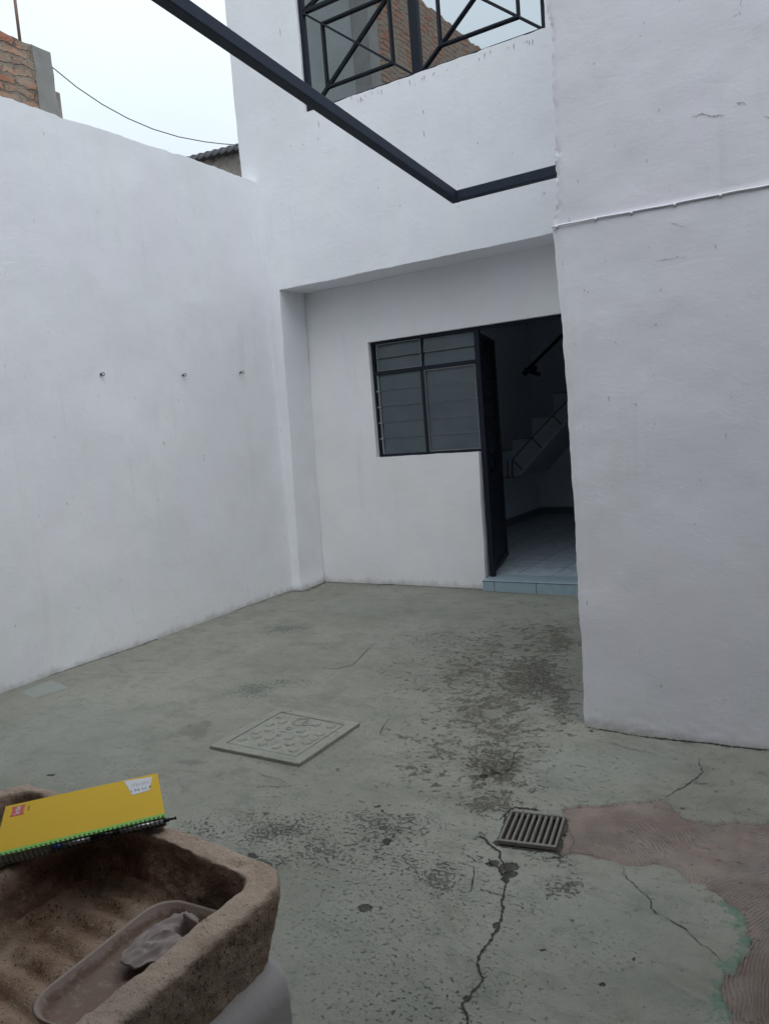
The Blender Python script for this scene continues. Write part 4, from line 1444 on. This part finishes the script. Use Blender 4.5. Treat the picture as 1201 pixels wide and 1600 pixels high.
u_, v_ = nfind(221, 1233.5)
text('I N U F', .0125, u_, v_, .03, .0009, M['ink'], 'lettering', stk)
mb = MB()
u_, v_ = nfind(219, 1225)
for i in range(9):
    a = u_-.014+.0035*i
    mb.prism(*nslab(a, a+.0016, v_-.006+.002*math.sin(i*2.1), v_+.004+.003*math.sin(i*1.3), .0007, .0009))
mb.build('sketch', M['paleink'], stk)
# red emblem with white lettering reading up the cover
pe = [nfind(*p) for p in ((19, 1262), (41, 1257), (37.5, 1271.5), (16, 1277))]
(u0_, v0_), (u1_, v1_), (u2_, v2_), (u3_, v3_) = pe
ua, ub = min(u0_, u3_), max(u1_, u2_); va, vb = min(v2_, v3_), max(v0_, v1_)
# the emblem sits with its long side along the cover's width
poly = []
for t in np.linspace(0, 1, 9):
    poly.append((ua+.0022*math.sin(PI*t), va+(vb-va)*t))
for t in np.linspace(1, 0, 9):
    poly.append((ub-.0022*math.sin(PI*t), va+(vb-va)*t))
mb = MB(); mb.prism([np_(u, v, .0002) for u, v in poly], (0, 0, .0003))
emb = mb.build('emblem', M['red'], cov)
text('Scribe', (vb-va)*.34, (ua+ub)/2-.0005, (va+vb)/2, PI/2, .0007, M['print'], 'lettering', emb)
u_, v_ = nfind(45, 1263)
text('profesional', .0046, u_, v_, PI/2, .0003, M['orange'], 'lettering', cov)

# pen slipped through the spiral
mb = MB()
pz = -.0065


def seg(u0, u1, r, mi):
    mb.tube([np_(u0, .0, pz), np_((u0+u1)/2, .0, pz), np_(u1, .0, pz)], r, 10, mi)


pen = empty('pen', 'slim black and silver pen slipped through the spiral of the yellow notebook', 'pen', np_(NL*.6, 0, pz))
for (u0, u1, r, mt, nm) in ((.145, .190, .0042, 'penblack', 'grip'), (.190, .262, .0040, 'penmetal', 'barrel'), (.262, NL+.006, .0034, 'penblack', 'cap'), (.100, .145, .0036, 'penmetal', 'barrel')):
    mb = MB(); mb.tube([np_(u0, 0, pz), np_((u0+u1)/2, 0, pz), np_(u1-.0002, 0, pz)], r, 12); mb.build(nm, M[mt], pen, True)
mb = MB(); mb.tube([np_(NL+.006, 0, pz), np_(NL+.015, 0, pz), np_(NL+.0151, 0, pz), np_(NL+.017, 0, pz)], [.0018, .0018, .0034, .0034], 10); mb.build('tip', M['penblack'], pen, True)
mb = MB(); mb.tube([np_(.086, 0, pz), np_(.0999, 0, pz)], .0040, 12); mb.build('end_plug', M['penblue'], pen, True)

# ------------------------------------------------------------------ the neighbours over the wall
nb_ = empty('brick_building', 'unfinished red brick building with a concrete corner column above the boundary wall', 'building', (-5.2, 2, 0))
bxx = -5.05
yc0 = at(57, 120, 0, bxx)[1]; yc1 = at(82, 110, 0, bxx)[1]; ztop = at(60, 74, 0, bxx)[2]; ztl = at(0, 57, 0, bxx)[2]


def br_pos(U, V):
    X = bxx+fbm(U*7, V*18, 90, 3)*.03
    Z = np.where(V > ztop-.12, (ztop-.12)+(V-ztop+.12)/.12*(.12+fbm(U*6, U*0, 91, 3)*.05), V)
    return np.stack([X, U, Z], -1)


wall_grid(steps(1.0, yc0, .03), steps(-.2, 3.4, .3)+steps(3.4, ztop, .03), lambda u, v: True, br_pos, (-.22, 0, 0), 'brick_wall', M['brick'], nb_)


def cl_pos(U, V):
    X = bxx+.012+fbm(U*9, V*6, 93, 3)*.02
    Yy = U+np.where(np.abs(U-yc0) < .01, fbm(V*14, V*0, 95, 3)*.05, fbm(V*8, V*0, 97, 3)*.015)
    return np.stack([X, Yy, V], -1)


wall_grid(steps(yc0-.01, yc1, .025), steps(-.2, 3.4, .3)+steps(3.4, ztop-.005, .03), lambda u, v: True, cl_pos, (-.19, 0, 0), 'column', M['conc'], nb_)
mb = MB(); z2 = at(84, 141, 0, bxx)[2]
mb.box((bxx-.18, yc1+.002, -.2), (bxx+.004, yc1+.045, z2)); mb.build('buttress', M['stone'], nb_, bevel=.01)
mb = MB()
for (px, py) in ((52, 75), (70, 79)):
    p = at(px, py, 0, bxx); mb = MB(); mb.tube([(bxx-.06, p[1], ztop-.05), (bxx-.06, p[1], p[2]+.03)], .005, 6)
    if px == 52: mb.build('reinforcing_rod', M['rust'], nb_)
mb.build('reinforcing_rod', M['rust'], nb_)
p, q = at(52, 70, 0, bxx), at(70, 76, 0, bxx)
mb = MB()
mb.tube([(bxx-.06, p[1], p[2]), (bxx-.06, q[1], q[2])], .003, 6)
mb.build('reinforcing_rod', M['rust'], nb_)
p, q = at(8, 57, 0, bxx), at(32, 60, 0, bxx)
mb = MB()
mb.tube([(bxx-.1, p[1], p[2]), (bxx-.1, (p[1]+q[1])/2, p[2]-.004), (bxx-.1, q[1], q[2])], .010, 6)
mb.build('reinforcing_rod', M['rust'], nb_)
# its taller rear part, mirrored in the upper window
tb = MB()
tb.box((-9.5, -3.0, -.2), (-5.27, 3.18, 7.0)); tb.build('side_wall', M['greyplaster'], nb_)


def tp_pos(U, V):
    X = bxx+fbm(U*4, V*4, 190, 3)*.02
    top = 7.15+fbm(U*6, U*0, 191, 4)*.12
    Z = np.where(V > 6.9, 6.9+(V-6.9)/.25*(top-6.9), V)
    return np.stack([X, U, Z], -1)


wall_grid(steps(-3.0, 3.2, .07), [-.2, 2, 4.6]+steps(4.6, 7.15, .06), lambda u, v: True, tp_pos, (-.2, 0, 0), 'brick_wall', M['brick'], nb_)
mb = MB(); mb.box((-5.252, 2.98, -.2), (-5.02, 3.205, 7.1)); mb.build('column', M['conc'], nb_)

p = at(32, 66, 0, -5.15); q = at(29, -30, 0, -5.15)
mb = MB(); mb.tube([(-5.15, p[1], p[2]-.06), (-5.15, p[1], q[2])], .011, 8)
tag(mb.build('antenna_pole', M['rust'], None, True), 'thin rusty pole standing on top of the brick wall', 'pole')

# gable of the next house
gy = 9.0
ga0 = at(280, 254, 1, gy); ga1 = at(306, 245, 1, gy); ga2 = at(370, 229, 1, gy)
gs = ga2-ga1
g0 = ga1-gs*.7; g1 = ga2+gs*2.2
gh = empty('neighbour_house', 'dark stone gable with a sloping tiled edge, behind the boundary wall beside the house', 'house', (-7, 9, 0))


def gb_pos(U, V):
    zt_ = ga1[2]+(U-ga1[0])*gs[2]/gs[0]
    Z = 3.4+(zt_-.07-3.4)*V
    Y = gy+fbm(U*8, Z*12, 120, 3)*.06
    return np.stack([U+0*V, Y, Z], -1)


wall_grid(steps(g0[0], g1[0], .04), steps(0, 1, .02), lambda u, v: True, gb_pos, (0, .4, 0), 'gable_wall', M['stone'], gh)
mb = MB(); mb.box((g0[0], gy+.03, -.2), (g1[0], gy+.4, 3.39)); mb.build('lower_wall', M['stone'], gh)
mb = MB()
L = np.linalg.norm(g1-g0); tdir = (g1-g0)/L
ntile = 22
for i in range(ntile):
    a = g0+tdir*(L*i/ntile); b = g0+tdir*(L*(i+1.12)/ntile)
    lp = []
    for k_, pnt in enumerate((a, b)):
        rr = .055 if k_ == 0 else .048
        dzz = -.02 if k_ == 0 else .018
        lp.append([(pnt[0], pnt[1]-.06+.5*.0+yy, pnt[2]-.045+dzz+hh) for yy, hh in [(-.05, -.03), (-.05, .0), (-.03, rr*.7), (.03, rr), (.4, rr+.08), (.4, -.03)]])
    mb.loft(lp)
mb.build('roof_tile', M['rooftile'], gh)

# overhead cable
pa = at(76, 100, 0, bxx); pb = at(364, 226, 1, 5.9)
mids = [(120, 136), (160, 163), (200, 185), (240, 202), (280, 214), (320, 221.5), (345, 224.5)]
cpt = [pa]
for i, (px, py) in enumerate(mids):
    t = (px-76)/(364-76)
    yy = pa[1]+(pb[1]-pa[1])*t
    cpt.append(at(px, py, 1, yy))
cpt.append(pb)
cpt.append(pb+np.array([.15, .4, .02]))
mb = MB(); mb.tube(cpt, .0042, 6)
tag(mb.build('overhead_cable', M['wire'], None, True), 'thin cable sagging from the brick column to the house side', 'cable')

# ------------------------------------------------------------------ walls that close the courtyard behind and to the right of the viewer
rw = empty('rear_building', 'grey rendered building closing the courtyard behind the viewer', 'building', (0, REAR_Y, 0))
wall_grid(steps(-4.7, 2.2, .2), steps(-.06, REAR_H, .2), lambda u, v: True, lambda U, V: np.stack([U, REAR_Y+fbm(U, V, 140, 3)*.02, V], -1), (0, -.25, 0), 'wall', M['rearwall'], rw)
sw = empty('side_wall', 'grey rendered wall closing the courtyard to the right of the viewer', 'wall', (SIDE_X, 1, 0))
wall_grid(steps(REAR_Y+.02, 3.46, .2), steps(-.06, SIDE_H, .2), lambda u, v: True, lambda U, V: np.stack([SIDE_X+fbm(U, V, 150, 3)*.02, U, V], -1), (.2, 0, 0), 'wall', M['rearwall'], sw)
pr = empty('porch_roof', 'flat concrete roof slab over the place where the viewer stands', 'roof', (-1.5, -.3, 2.8))
mb = MB(); mb.box((-4.70, REAR_Y+.03, 2.79), (SIDE_X-.03, ROOF_Y, 2.93)); mb.build('slab', M['rearwall'], pr, bevel=.008)
for o in bpy.data.objects:
    if 'base' in o:
        b = Vector(o['base'])
        for ch in o.children:
            ch.matrix_parent_inverse = Matrix.Translation(-b)
        o.location = b
        del o['base']
